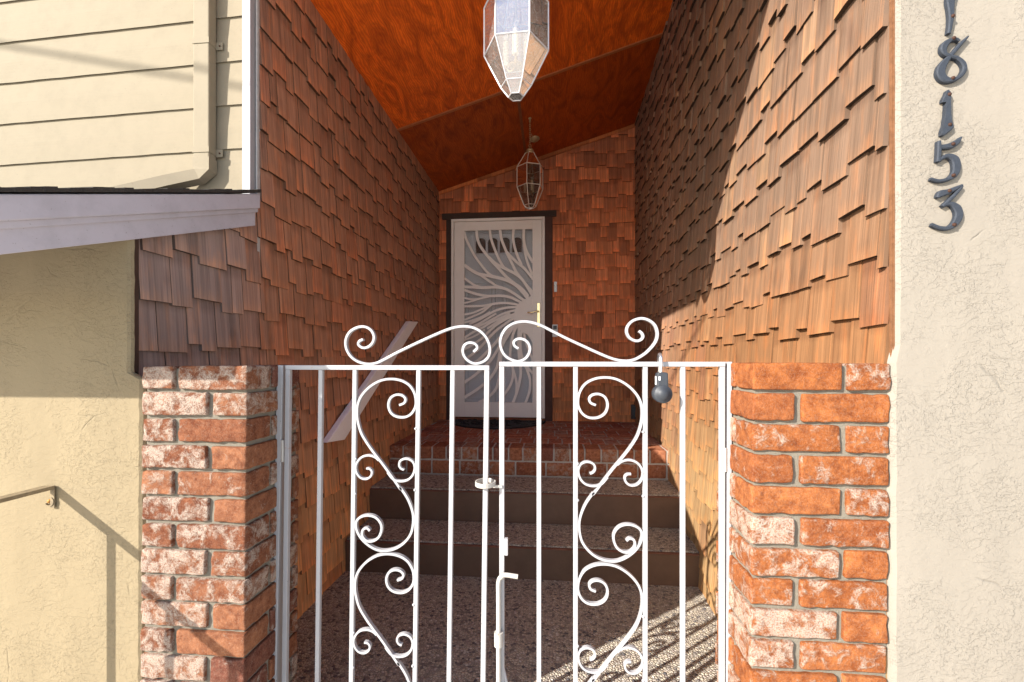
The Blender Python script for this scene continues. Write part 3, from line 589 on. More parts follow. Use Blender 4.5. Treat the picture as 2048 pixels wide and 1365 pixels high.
ribs = [('A', [(180, 215), (205, 300), (250, 400), (330, 550), (430, 680), (500, 760), (570, 805)], 34),
 ('A', [(185, 650), (280, 720), (380, 770), (500, 790), (620, 815), (740, 850), (850, 910), (940, 1000), (1015, 1090)], 44),
 ('A', [(385, 775), (450, 820), (530, 875), (610, 925), (680, 945)], 32), ('A', [(185, 935), (300, 940), (450, 945), (600, 940), (720, 962), (830, 1020), (920, 1085), (990, 1130)], 38),
 ('A', [(185, 820), (250, 870), (320, 915), (390, 938)], 32), ('A', [(345, 185), (350, 280), (385, 390), (460, 500), (540, 600), (610, 670), (690, 760), (760, 830), (850, 900), (930, 960), (1020, 1060)], 40),
 ('A', [(500, 545), (560, 605), (620, 650), (690, 685), (760, 720), (850, 765), (930, 830), (990, 910), (1075, 1010)], 40), ('A', [(515, 185), (530, 300), (570, 420), (620, 540), (690, 670), (740, 705)], 36),
 ('A', [(650, 185), (665, 300), (700, 400), (750, 520), (800, 620), (860, 740), (930, 830), (1000, 930), (1075, 1060)], 38), ('A', [(735, 480), (810, 560), (880, 625), (960, 690), (1030, 770), (1085, 840)], 36),
 ('A', [(825, 180), (820, 300), (840, 420), (880, 540), (930, 650)], 36), ('A', [(958, 180), (960, 330), (985, 450), (1030, 540), (1085, 620)], 38), ('A', [(960, 380), (985, 540), (1015, 640), (1070, 780)], 34),
 ('A', [(185, 975), (280, 1010), (400, 1042), (520, 1055), (660, 1050), (780, 1070), (880, 1115), (960, 1160)], 36), ('A', [(185, 1080), (280, 1097), (380, 1088), (510, 1060)], 26), ('A', [(185, 1145), (280, 1122), (380, 1090)], 24),
 ('A', [(185, 1188), (320, 1187), (450, 1178), (600, 1150), (740, 1145), (920, 1175)], 32), ('A', [(185, 1295), (300, 1272), (420, 1222), (540, 1170)], 28), ('A', [(185, 1365), (300, 1318), (420, 1262), (520, 1180)], 28),
 ('A', [(250, 1420), (370, 1365), (480, 1305), (600, 1240), (740, 1205), (890, 1200)], 32), ('A', [(300, 1480), (430, 1420), (560, 1350), (700, 1280), (860, 1235)], 30), ('A', [(480, 1480), (600, 1400), (700, 1345), (860, 1275)], 30),
 ('B', [(180, 100), (300, 68), (420, 20), (520, -40)], 28), ('B', [(180, 195), (300, 150), (400, 100), (500, 40), (600, -20)], 30), ('B', [(180, 300), (300, 225), (420, 165), (520, 105), (640, 45), (780, -20)], 32), ('B', [(180, 330), (330, 270), (450, 190)], 26),
 ('B', [(180, 450), (320, 370), (430, 290), (520, 200), (640, 105), (840, 0)], 34), ('B', [(180, 585), (330, 480), (440, 370), (530, 270), (640, 170), (840, 30)], 36), ('B', [(180, 690), (350, 600), (440, 520), (530, 430), (600, 350), (700, 240), (850, 100)], 40),
 ('B', [(172, 885), (300, 800), (420, 700), (520, 600), (600, 480), (680, 340), (780, 200), (860, 110)], 38), ('B', [(172, 1080), (330, 985), (470, 875), (560, 770), (620, 640), (650, 480), (700, 350), (800, 190), (870, 110)], 40),
 ('B', [(370, 1150), (520, 1050), (600, 950), (640, 800), (655, 640), (670, 480)], 38), ('B', [(640, 1150), (700, 1040), (770, 940), (810, 830), (815, 700), (780, 560), (790, 400), (820, 250), (870, 130)], 36),
 ('B', [(815, 1150), (870, 1000), (900, 880), (920, 750), (905, 600), (890, 450), (890, 300), (895, 150)], 38), ('B', [(800, 650), (840, 780), (865, 900), (860, 1020)], 34), ('B', [(980, 1150), (1030, 1000), (1040, 860), (1010, 740), (960, 620), (920, 480), (915, 300), (935, 200)], 36),
 ('B', [(1085, 770), (1020, 700), (960, 600)], 34), ('B', [(1085, 610), (1020, 450), (980, 340), (960, 220)], 30)]
yo = 0
for s_, pts, wd in ribs:
    f = A if s_ == 'A' else Bq; P3 = [f(*p) for p in pts]; Q = spline(P3, 4); yo += 1
    Q = [Vector((max(ix0 - .002, min(ix1 + .002, q.x)), q.y, max(iz0 - .002, min(iz1 + .002, q.z)))) for q in Q]
    k = wd / 6.5 / FPX * YD * .93; mb.sweep(Q, k, .006 + yo * .00021, .017, (0, 1, 0))
mb.build('sunburst_grille', DOORP, sd)
mb = MB(); hub = [A(1090, 1030), A(1020, 1072), A(960, 1102), A(900, 1145), A(862, 1190), A(838, 1260), A(826, 1330), Bq(832, 90), Bq(860, 150), Bq(900, 195), Bq(960, 235), Bq(1000, 255), Bq(1035, 300), Bq(1085, 390)]
mb.prism([p + Vector((0, .005, 0)) for p in hub], (0, .012, 0)); mb.build('lock_panel', DOORP, sd)
mb = MB(); mb.box((ix0 - .004, YD + .022, iz0 - .004), (ix1 + .004, YD + .024, iz1 + .004)); mb.build('insect_screen', SCREEN, sd)
hx = on_y(1077, 600, YD - .02); hz0, hz1 = on_y(1077, 655, YD).z, on_y(1077, 606, YD).z
mb = MB(); mb.box((hx.x - .016, YD - .010, hz0), (hx.x + .016, YD - .0005, hz1)); hp = mb.build('handle_plate', BRASS, sd, .004)
l1 = on_y(1055, 626, YD - .04); l0 = on_y(1077, 623, YD - .04)
mb = MB(); mb.tube(spline([(l0.x, YD - .01, l0.z), (l0.x, YD - .045, l0.z), (l0.x - .02, YD - .05, l0.z), (l0.x - .07, YD - .05, l0.z - .012), (l1.x, YD - .045, l1.z + .002)], 4), .007, 8); mb.build('lever', BRASS, hp)
for z in (on_y(905, 500, YD).z, on_y(905, 640, YD).z, on_y(905, 800, YD).z):
    mb = MB(); mb.tube([(DX0 + .029, YD - .014, z - .04), (DX0 + .029, YD - .014, z + .04)], .006, 8); mb.build('hinge', DOORP, sd)
# the house door behind it
YH = 4.515
fd = thing('front_door', 'pale grey panelled front door with four small arched panes, behind the security door', 'door', ((DX0 + DX1) / 2, YH, DZ0))
mb = MB(); mb.box((DX0 - .028, YH, DZ0 - .04), (DX1 + .028, YH + .05, DZ1 + .018)); body = mb.build('door_leaf', FDOOR, fd)
P = lambda x, y: on_y(900 + x / 6.5, 430 + y / 6.5, YH)
wx0, wx1, wz0, wz1 = P(325, 300).x, P(950, 300).x, P(600, 495).z, P(600, 290).z
mb = MB(); pw = (wx1 - wx0) / 4
for k in range(4):
    xa, xb = wx0 + k * pw + .012, wx0 + (k + 1) * pw - .012; xc = (xa + xb) / 2; rr_ = (xb - xa) / 2
    mb.prism([(xa, YH - .0015, wz0), (xb, YH - .0015, wz0)] + [(xc + rr_ * math.cos(q * math.pi / 10), YH - .0015, wz1 - .05 + rr_ * .8 * math.sin(q * math.pi / 10)) for q in range(11)], (0, .002, 0))
mb.build('window_glass', DGLASS, fd)
mb = MB()
for k in range(4):
    xa, xb = wx0 + k * pw + .006, wx0 + (k + 1) * pw - .006; xc = (xa + xb) / 2; rr_ = (xb - xa) / 2
    mb.tube([(xa, YH - .004, wz0 - .006), (xa, YH - .004, wz1 - .05)] + [(xc - rr_ * math.cos(q * math.pi / 10), YH - .004, wz1 - .05 + rr_ * .85 * math.sin(q * math.pi / 10)) for q in range(11)] + [(xb, YH - .004, wz1 - .05), (xb, YH - .004, wz0 - .006)], .007, 6)
mb.tube([(wx0 - .03, YH - .003, wz0 - .014), (wx1 + .03, YH - .003, wz0 - .014), (wx1 + .03, YH - .003, wz1 + .03), (wx0 - .03, YH - .003, wz1 + .03)], .006, 6, closed=True); mb.build('window_frame', FDOOR, fd)
mb = MB(); xm = (DX0 + DX1) / 2
for (xa, xb) in ((DX0 + .12, xm - .04), (xm + .04, DX1 - .12)):
    for (za, zb) in ((.22, .80), (-.43, .08)):
        mb.tube([(xa, YH - .002, za), (xb, YH - .002, za), (xb, YH - .002, zb), (xa, YH - .002, zb)], .007, 6, closed=True); mb.tube([(xa + .035, YH - .001, za + .035), (xb - .035, YH - .001, za + .035), (xb - .035, YH - .001, zb - .035), (xa + .035, YH - .001, zb - .035)], .005, 6, closed=True)
mb.build('panel_moulding', FDOOR, fd)
# door mat
mc = Vector(((on_z(905, 850, ZL).x + on_z(1078, 850, ZL).x) / 2, YB - .075, ZL + .002)); mw = .46
mt = thing('door_mat', 'black half-round rubber door mat on the brick landing', 'mat', mc)
mb = MB(); pts = [(mc.x + mw * math.cos(a), mc.y - .52 * math.sin(a), mc.z) for a in [math.pi * k / 30 for k in range(31)]]; mb.prism(pts, (0, 0, .010)); mb.build('base', BLACKR, mt)
mb = MB(); r = random.Random(9)
for k in range(90):
    a, q = r.random() * math.pi, math.sqrt(r.random()) * .9; c = Vector((mc.x + mw * q * math.cos(a), mc.y - .5 * q * math.sin(a), mc.z + .012)); an = r.random() * 6.3
    mb.tube(spline([c, c + Vector((math.cos(an), math.sin(an), 0)) * .03, c + Vector((math.cos(an + .9), math.sin(an + .9), 0)) * .055], 3), .006, 5)
mb.tube(pts + [], .008, 6); mb.build('raised_pattern', BLACKR, mt)
# bell and keypad, outlet
c = on_y(1111, 574, YB - .02); mb = MB()
db = thing('old_doorbell', 'narrow worn metal doorbell plate, upper of the two beside the door', 'doorbell', (c.x, YB - .016, c.z)); mb.box((c.x - .016, YB - .024, c.z - .052), (c.x + .016, YB - .016, c.z + .052)); mb.build('plate', SILVER, db, .003)
mb = MB(); mb.lathe([(0, .006), (.007, .006), (.009, 0)], (c.x, YB - .024, c.z + .012), 12, axis='y'); mb.build('button', WHITEP, db)
c = on_y(1110, 662, YB - .02)
db = thing('doorbell', 'white doorbell with dark camera eye, lower of the two beside the door', 'doorbell', (c.x, YB - .016, c.z)); mb = MB(); mb.box((c.x - .027, YB - .036, c.z - .062), (c.x + .027, YB - .016, c.z + .062)); mb.build('body', WHITEP, db, .004)
mb = MB(); mb.box((c.x - .018, YB - .0385, c.z + .012), (c.x + .018, YB - .0365, c.z + .05)); mb.build('camera_eye', GREYP, db, .0005)
mb = MB(); mb.lathe([(0, .004), (.011, .004), (.012, 0)], (c.x, YB - .0365, c.z - .028), 14, axis='y'); mb.build('button', SILVER, db)
c = on_y(1268, 824, YB - .03); ob = thing('outlet_box', 'dark grey outdoor outlet box low on the back wall near the right corner', 'outlet', (c.x, YB - .016, c.z))
mb = MB(); mb.box((c.x - .03, YB - .05, c.z - .07), (c.x + .03, YB - .016, c.z + .07)); mb.build('box', GREYP, ob, .006); mb = MB(); mb.box((c.x - .027, YB - .058, c.z - .064), (c.x + .027, YB - .0505, c.z + .064)); mb.build('cover', GREYP, ob, .003)

# ------------------------------------------------------------------ slanted board on the left wall
hr = MB(); a0, a1 = on_x(655, 886, -1.115), on_x(690, 880, -1.115); b0, b1 = on_x(820, 643, -1.115), on_x(837, 644, -1.115)
hr.prism([a0, a1, b1, b0], (-.036, 0, 0)); tag(hr.build('wooden_board', m_paint('white_board_paint', (.86, .85, .86), .5, .3, .25, 0, .15), bevel=.005, origin=a0), 'white painted board fixed at a slant on the left shingle wall', 'board')

# ------------------------------------------------------------------ iron gates
def bar(mb, x, z0, z1, w_=.0135, y=YG, lean=0.0):
    mb.prism([(x - w_ / 2 + lean * z0, y - w_ / 2, z0), (x + w_ / 2 + lean * z0, y - w_ / 2, z0), (x + w_ / 2 + lean * z1, y - w_ / 2, z1), (x - w_ / 2 + lean * z1, y - w_ / 2, z1)], (0, w_, 0))
LN = .0125                                      # the left gate hangs slightly out of plumb
def gp(px, py): return on_y(px, py, YG)
q2 = lambda x, y: gp(650 + x / 3.411, 600 + y / 3.411); q4 = lambda x, y: gp(550 + x / 2.936, 900 + y / 2.936)
top_l = [q2(*p) for p in ((265, 270), (238, 285), (234, 308), (262, 328), (300, 322), (330, 292), (338, 250), (318, 208), (275, 185), (225, 190), (175, 220), (148, 270), (150, 330), (180, 385), (230, 422), (290, 438), (350, 433), (400, 412), (500, 358), (620, 300), (740, 245), (850, 200), (930, 183), (1000, 188), (1060, 215), (1105, 265), (1126, 330), (1118, 385), (1085, 420), (1030, 436), (985, 420), (952, 385), (942, 345), (957, 308), (990, 293), (1028, 303), (1040, 330), (1015, 357))]
f6 = lambda x, y: gp(950 + x / 3.864, 620 + y / 3.864)
top_r = [f6(*p) for p in ((338, 300), (310, 282), (300, 257), (315, 234), (350, 224), (395, 240), (422, 280), (422, 325), (398, 370), (350, 396), (300, 393), (240, 360), (207, 310), (196, 250), (212, 190), (250, 137), (310, 103), (380, 92), (450, 102), (520, 127), (620, 178), (720, 228), (850, 288), (960, 338), (1060, 378), (1140, 394), (1220, 388), (1300, 347), (1360, 292), (1396, 240), (1407, 185), (1390, 125), (1345, 85), (1285, 68), (1220, 85), (1180, 125), (1170, 170), (1190, 215), (1235, 240), (1275, 235), (1296, 210), (1286, 182), (1265, 165))]
big = [q2(*p) for p in ((510, 718), (543, 703), (552, 675), (530, 652), (490, 647), (452, 668), (436, 715), (450, 765), (490, 795), (545, 800), (590, 778), (618, 735), (624, 690), (613, 635), (578, 582), (520, 550), (450, 540), (380, 552), (310, 592), (255, 650), (228, 710), (222, 770), (228, 830), (250, 905), (290, 975), (340, 1045), (400, 1122), (460, 1205), (520, 1290))]
big += [q4(*p) for p in ((740, 220), (785, 290), (813, 370), (813, 440), (795, 500), (750, 552), (690, 583), (620, 588), (560, 562), (510, 517), (482, 465), (480, 420), (505, 392), (550, 382), (595, 395), (624, 430), (628, 470), (610, 512), (575, 533), (540, 530), (515, 500), (520, 465), (543, 457), (560, 472))]
sml = [[q2(*p) for p in ((372, 1095), (345, 1072), (300, 1060), (250, 1075), (217, 1120), (217, 1170), (245, 1210), (285, 1220), (315, 1202), (324, 1172), (310, 1152), (285, 1148))],
       [q2(*p) for p in ((430, 1175), (470, 1222), (520, 1236), (570, 1225), (604, 1190), (616, 1140), (600, 1100), (560, 1082), (520, 1095), (510, 1125), (522, 1148), (543, 1158))]]
PER = (gp(700, 757).z - gp(700, 1103).z)
def lean(pts, base=None): return [Vector((p.x, p.y, p.z)) for p in pts]
XA, XB = gp(710.5, 760).x, gp(838, 760).x       # the two bars that hold the scroll panel
def unlean(p): return Vector((p.x - LN * p.z, p.y, p.z))
big = [unlean(p) for p in big]; sml = [[unlean(p) for p in s] for s in sml]; xa0, xb0 = XA + LN * .04, XB + LN * .04
def gate(label, hinge_px, bar_px, end_px, ztop, ln, mirror, topc):
    t = thing('iron_gate', label, 'gate', ((gp(hinge_px, 730).x + gp(end_px, 730).x) / 2, YG, ZF), 'pair of white iron gates')
    ZB = ZF + .06; xs = [gp(p, 745).x - ln * -.02 for p in bar_px]; xe = gp(end_px, 745).x; xh = gp(hinge_px, 745).x; w_ = .0130
    s_ = 1 if xe > xh else -1
    mb = MB(); x0, x1 = sorted((xh, xe)); mb.box((x0 - w_ / 2, YG - w_ / 2 - .001, ztop - .0125), (x1 + w_ / 2, YG + w_ / 2 + .001, ztop)); bar(mb, xe, ZB, ztop - .0127, .0130, lean=ln); bar(mb, xh, ZB, ztop - .0127, .0130, lean=ln)
    mb.box((x0 + ln * ZB, YG - .0065, ZB), (x1 + ln * ZB, YG + .0065, ZB + .0135)); mb.build('frame', IRON, t, .0012)
    for x in xs: mb = MB(); bar(mb, x, ZB + .0136, ztop - .0128, .0118, lean=ln); mb.build('bar', IRON, t, .0012)
    mb = MB(); mb.sweep(spline(topc, 5), .0068, -.0062, .0062, (0, 1, 0)); mb.build('top_scroll', IRON, t, .0008)
    a, b = (xs[1], xs[2])
    def mp(p, dz):
        f = (p.x - xa0) / (xb0 - xa0); x = a + (b - a) * f; z = p.z + dz
        if mirror: z = gp(700, 752.5).z + (p.z - gp(700, 757).z) * 1.02 + dz * 1.02
        return Vector((x + ln * z, YG, z))
    k = 0
    while True:
        dz = -PER * k
        if k > 2: break
        pts = [mp(p, dz) for p in big]; pts = [p for p in pts if p.z > ZB + .012]
        mb = MB(); mb.sweep(spline(pts, 5), .0062, -.0055 + .0004 * k, .0055 + .0004 * k, (0, 1, 0)); mb.build('scroll', IRON, t, .0008)
        for j, s in enumerate(sml):
            pts = [mp(p, dz) for p in s]
            if min(p.z for p in pts) < ZB: continue
            mb = MB(); mb.sweep(spline(pts, 5), .0058, -.0059, .0051, (0, 1, 0)); mb.build('small_scroll', IRON, t, .0008)
        k += 1
    for k in range(3):
        for (fx, fz, side) in ((1, -.135, 1), (1, -.30, 1), (0, -.22, 0), (0, -.315, 0)):
            z = gp(700, 757).z + fz - PER * k; x = (b if (fx if not mirror else 1 - fx) else a) + ln * z
            if z > ZB: mb = MB(); mb.lathe([(0, .0050), (.0025, .0046), (.0038, .003), (.004, 0)], (x + (.0055 if x < (a + b) / 2 else -.0055), YG - .003, z), 8, axis='y'); mb.build('weld_bead', IRON, t)
    return t, xe, xh, ZB
gl, xel, xhl, ZB = gate('left white wrought iron gate, hanging slightly out of plumb', 578, (643, 711, 838, 906), 974.5, gp(700, 731).z, LN, False, top_l)
gr, xer, xhr, _ = gate('right white wrought iron gate with drop bolt, ring latch and lockbox', 1443.5, (1365, 1290, 1151, 1078), 1004, gp(1200, 724).z, 0.0, True, top_r)
# the right gate's bars are listed hinge to latch; hardware below belongs to it
mb = MB(); c = gp(974, 966); mb.sweep([Vector((xel + LN * c.z + .0 + .0255 * math.cos(a) * 1.0, YG - .004 + .030 * math.sin(a), c.z)) for a in [2 * math.pi * k / 28 for k in range(29)]], .0035, -.006, .006, (0, 0, 1))
mb.box((xer - .022, YG - .012, c.z - .010), (xer + .002, YG - .0076, c.z - .003)); mb.build('ring_latch', IRONR, gr, .0008)
mb = MB(); z = gp(1011, 1090).z; mb.box((xer + .0078, YG - .016, z - .022), (xer + .017, YG - .004, z + .022)); mb.build('catch', IRON, gr, .001)
mb = MB(); zt = gp(1003, 1145).z; xr_ = xer - .004
mb.tube(spline([(xer + .044, YG - .022, zt + .001), (xer + .012, YG - .020, zt + .003), (xer + .002, YG - .019, zt - .002), (xr_ - .003, YG - .017, zt - .02), (xr_ - .003, YG - .017, zt - .1), (xr_ - .003, YG - .017, ZF + .004)], 5), .0062, 10); rod = mb.build('drop_bolt', IRONR, gr)
zc = gp(995, 1270).z; mb = MB(); mb.tube([(xr_ - .003, YG - .017, zc - .018), (xr_ - .003, YG - .017, zc + .018)], .0115, 12); mb.build('bolt_sleeve', IRONR, rod)
mb = MB(); z0 = gp(995, 1330).z; mb.tube([(xer, YG, z0), (xer - .055, YG - .004, ZB + .06)], .005, 8); mb.build('brace', IRON, gr)
mb = MB(); mb.tube([(xer, YG, z0 + .004), (xer + .06, YG, ZB + .05)], .005, 8); mb.build('brace', IRON, gr)
# posts
for lab, a_, b_, ln, xp in (('white iron gate post against the left brick pillar', 556, 568, .022, -.757), ('white iron gate post against the right brick pillar', 1453.5, 1463, 0.004, .452)):
    x0, x1 = gp(a_, 740).x, gp(b_, 740).x; zt = gp(a_, 731 if a_ < 1000 else 724).z
    t = thing('gate_post', lab, 'post', ((x0 + x1) / 2, YG, ZF), 'gate posts')
    mb = MB(); mb.prism([(x0 + ln * ZF, YG - .006, ZF), (x1 + ln * ZF, YG - .006, ZF), (x1, YG - .006, zt), (x0, YG - .006, zt)], (0, .03, 0)); mb.build('post_bar', IRON, t, .0015)
    for zz in (-.25, -.95):
        mb = MB(); xx = (x1 + .004 if a_ < 1000 else x0 - .004) + ln * zz; mb.tube([(xx, YG - .004, zz - .03), (xx, YG - .004, zz + .03)], .0042, 8); mb.build('hinge', IRONR, t)
    mb = MB(); xm_ = sorted(((x0 if a_ < 1000 else x1), xp)); mb.box((xm_[0], YG + .004, -.30), (xm_[1], YG + .012, -.28)) if xm_[1] - xm_[0] > .003 else None
    if mb.v: mb.build('wall_tie', IRON, t)
# lockbox on the right gate's rail
YK = YG - .012; c = on_y(1322, 740, YK); zr = gp(1200, 727.5).z
lb = thing('key_lockbox', 'dark grey key lockbox hanging from the right gate rail', 'lockbox', (c.x, YK, c.z))
mb = MB(); r0 = .0065
pts = [(c.x, YG - .02, c.z - .012), (c.x, YG - .021, zr + .003)] + [(c.x, YG - .0 - .021 * math.cos(a), zr + .008 + .016 * math.sin(a)) for a in [math.pi * k / 8 for k in range(1, 8)]] + [(c.x, YG + .021, zr + .003), (c.x, YG + .018, c.z - .012)]
mb.tube([(p[0] + (i - 5) * .0006, p[1], p[2]) for i, p in enumerate(pts)], .0045, 8); mb.build('shackle', STEEL, lb)
zt, zm, zb = on_y(1322, 745, YK).z, on_y(1322, 776, YK).z, on_y(1322, 806, YK).z
mb = MB(); mb.prism([(c.x - .0135, YG - .030, zm - .01), (c.x + .0145, YG - .030, zm - .01), (c.x + .0138, YG - .030, zt - .004), (c.x + .0115, YG - .030, zt), (c.x - .010, YG - .030, zt), (c.x - .013, YG - .030, zt - .004)], (0, .026, 0)); mb.build('body', LOCKM, lb, .003)
mb = MB(); rz = (zm - zb) / 2 + .004; mb.lathe([(0, .036), (rz * .62, .036), (rz * .64, .0335), (rz * .93, .0335), (rz, .030), (rz, .004), (rz * .94, 0), (0, 0)], (c.x + .001, YG + .0, zb + rz), 28, axis='y'); mb.build('dial', LOCKM, lb)
mb = MB(); mb.box((c.x - .0142, YG - .022, zm + .008), (c.x - .0136, YG - .010, zt - .01)); mb.box((c.x - .010, YG - .0312, zt - .020), (c.x - .006, YG - .0302, zt - .010)); mb.build('side_label', WHITEP, lb)

# ------------------------------------------------------------------ iron handrail at the left
P0 = on_y(112, 971, 1.090); hrl = thing('iron_handrail', 'painted iron handrail fixed to the yellow stucco at lower left', 'handrail', (P0.x, .6, ZF))
mb = MB(); mb.box((P0.x - .031, .40, P0.z - .010), (P0.x + .0, 1.086, P0.z)); mb.tube([(P0.x - .008, .42, P0.z - .012), (P0.x - .008, .1, P0.z - .26)], .009, 6); mb.build('rail', GOLDR, hrl, .001)
mb = MB(); mb.box((P0.x - .014, 1.0865, P0.z - .062), (P0.x - .001, 1.0895, P0.z + .0)); br = mb.build('bracket', GOLDR, hrl, .001)
mb = MB(); mb.sweep([Vector((P0.x - .016 + .013 * math.cos(a), 1.0885, P0.z - .044 + .012 * math.sin(a))) for a in [-.2 - 3.6 * k / 14 + 1.2 for k in range(15)]], .003, -.004, .002, (0, 1, 0)); mb.build('bracket_curl', GOLDR, br)
mb = MB(); mb.lathe([(0, .005), (.0045, .004), (.0065, 0)], (P0.x - .019, 1.090, P0.z - .044), 10, axis='y'); mb.build('screw', m_plain('rusty_orange_screw', (.32, .15, .03), .6, .4, .3, .4, 200, .2), br)
for yy in (.945, .69, .545):
    mb = MB(); mb.box((P0.x - .021, yy - .0065, ZF - .01), (P0.x - .008, yy + .0065, P0.z - .0105)); mb.build('baluster', GOLDR, hrl, .001)

# ------------------------------------------------------------------ house numbers
YN = 1.03
def num_pt(kind, x, y): return on_y(1850 + x / 5.69, (0 if kind == 'A' else 230) + y / 5.69, YN - .007)
UN = 1 / 5.69 / FPX * YN * .84
def digit(name, label, strokes, screws, poly=None):
    t = thing(name, label, 'house number', num_pt(*screws[0]), 'dark iron house numbers')
    mb = MB(); k = 0
    for kd, pts in strokes:
        P3 = [num_pt(kd, p[0], p[1]) for p in pts]; n_ = 6; Q = spline(P3, n_); W = [p[2] for p in pts]; ws = []
        for i in range(len(Q)):
            f = i / n_; a = min(int(f), len(W) - 1); b_ = min(a + 1, len(W) - 1); ws.append((W[a] + (W[b_] - W[a]) * (f - a)) * UN)
        ax = Vector((0, 1, 0)); vs = []
        for i, p in enumerate(Q):
            tt = (Q[min(i + 1, len(Q) - 1)] - Q[max(i - 1, 0)]).normalized(); nn = tt.cross(ax).normalized(); e = .0022; h = ws[i] / 2; d = k * .0004
            vs += [p + nn * h + ax * .0065, p + nn * h + ax * (-.001 + d), p + nn * max(h - e, .0005) + ax * (-.003 + d), p - nn * max(h - e, .0005) + ax * (-.003 + d), p - nn * h + ax * (-.001 + d), p - nn * h + ax * .0065]
        m = len(Q); mb.mesh(vs, [tuple(range(6)), tuple(reversed([6 * (m - 1) + q for q in range(6)]))] + [(6 * i + q, 6 * i + 6 + q, 6 * i + 6 + (q + 1) % 6, 6 * i + (q + 1) % 6) for i in range(m - 1) for q in range(6)]); k += 1
    if poly:
        P3 = [num_pt(poly[0], *p) for p in poly[1]]; c_ = sum(P3, Vector()) / len(P3); Q = [p.lerp(c_, .06) for p in P3]; n_ = len(P3)
        vs = [p + Vector((0, .0065, 0)) for p in P3] + [p + Vector((0, -.0012, 0)) for p in P3] + [p + Vector((0, -.003, 0)) for p in Q]
        mb.mesh(vs, [tuple(range(2 * n_, 3 * n_))] + [(i, (i + 1) % n_, (i + 1) % n_ + n_, i + n_) for i in range(n_)] + [(i + n_, (i + 1) % n_ + n_, (i + 1) % n_ + 2 * n_, i + 2 * n_) for i in range(n_)])
    mb.build('numeral', DARKM, t)
    for s_ in screws:
        p = num_pt(*s_); mb = MB(); mb.lathe([(0, .0062), (.0016, .006), (.0036, .0045), (.004, .002)], (p.x, p.y, p.z), 10, axis='y'); mb.build('screw', SCREWM, t)
digit('house_number', 'topmost dark iron numeral, cut off so that only its thin tail shows', [('A', [(285, -300, 55), (190, -290, 60), (150, -210, 55), (200, -130, 45), (290, -120, 40), (335, -190, 40), (330, -260, 45)]), ('A', [(325, -240, 55), (325, -150, 85), (305, -60, 105), (290, 10, 98), (296, 110, 76), (297, 200, 60), (288, 290, 50), (270, 385, 40)])], [('A', 305, 195), ('A', 300, -15)])
digit('house_number', 'dark iron numeral 8, second from the top', [('A', [(395, 470, 26), (355, 448, 34), (290, 462, 46), (228, 510, 78), (208, 570, 74), (232, 618, 50), (300, 645, 40), (370, 665, 44), (435, 725, 58), (447, 795, 54), (400, 870, 46), (310, 915, 50), (220, 900, 92), (178, 840, 104), (190, 770, 98), (235, 700, 72), (285, 645, 44)]), ('A', [(275, 655, 44), (330, 592, 46), (400, 510, 46), (450, 458, 34), (488, 420, 22)])], [('A', 315, 447), ('A', 305, 900)])
digit('house_number', 'dark iron numeral 1, between the 8 and the 5', [], [('A', 265, 1085), ('A', 270, 1428)], ('A', [(240, 1035), (265, 1025), (288, 1050), (286, 1150), (290, 1309), (300, 1400), (318, 1460), (280, 1500), (215, 1550), (180, 1545), (183, 1490), (205, 1430), (224, 1309), (232, 1162), (190, 1168), (195, 1130), (222, 1085)]))
digit('house_number', 'dark iron numeral 5, second from the bottom', [('B', [(160, 300, 44), (160, 400, 52), (150, 535, 50)]), ('B', [(175, 368, 52), (240, 362, 62), (310, 345, 76), (370, 305, 62), (412, 255, 22)]), ('B', [(150, 535, 30), (205, 488, 44), (275, 468, 62), (345, 510, 98), (362, 600, 96), (335, 680, 76), (260, 733, 46), (160, 752, 40), (65, 728, 36)])], [('B', 307, 340), ('B', 312, 695)])
digit('house_number', 'dark iron numeral 3, lowest of the column', [('B', [(138, 945, 30), (180, 900, 84), (260, 878, 66), (340, 842, 50), (422, 802, 28)]), ('B', [(422, 812, 36), (330, 920, 44), (200, 1045, 40)]), ('B', [(200, 1040, 30), (290, 1012, 50), (365, 1060, 96), (388, 1140, 96), (350, 1230, 80), (270, 1288, 52), (170, 1285, 44), (75, 1248, 42)])], [('B', 265, 872), ('B', 320, 1255)])

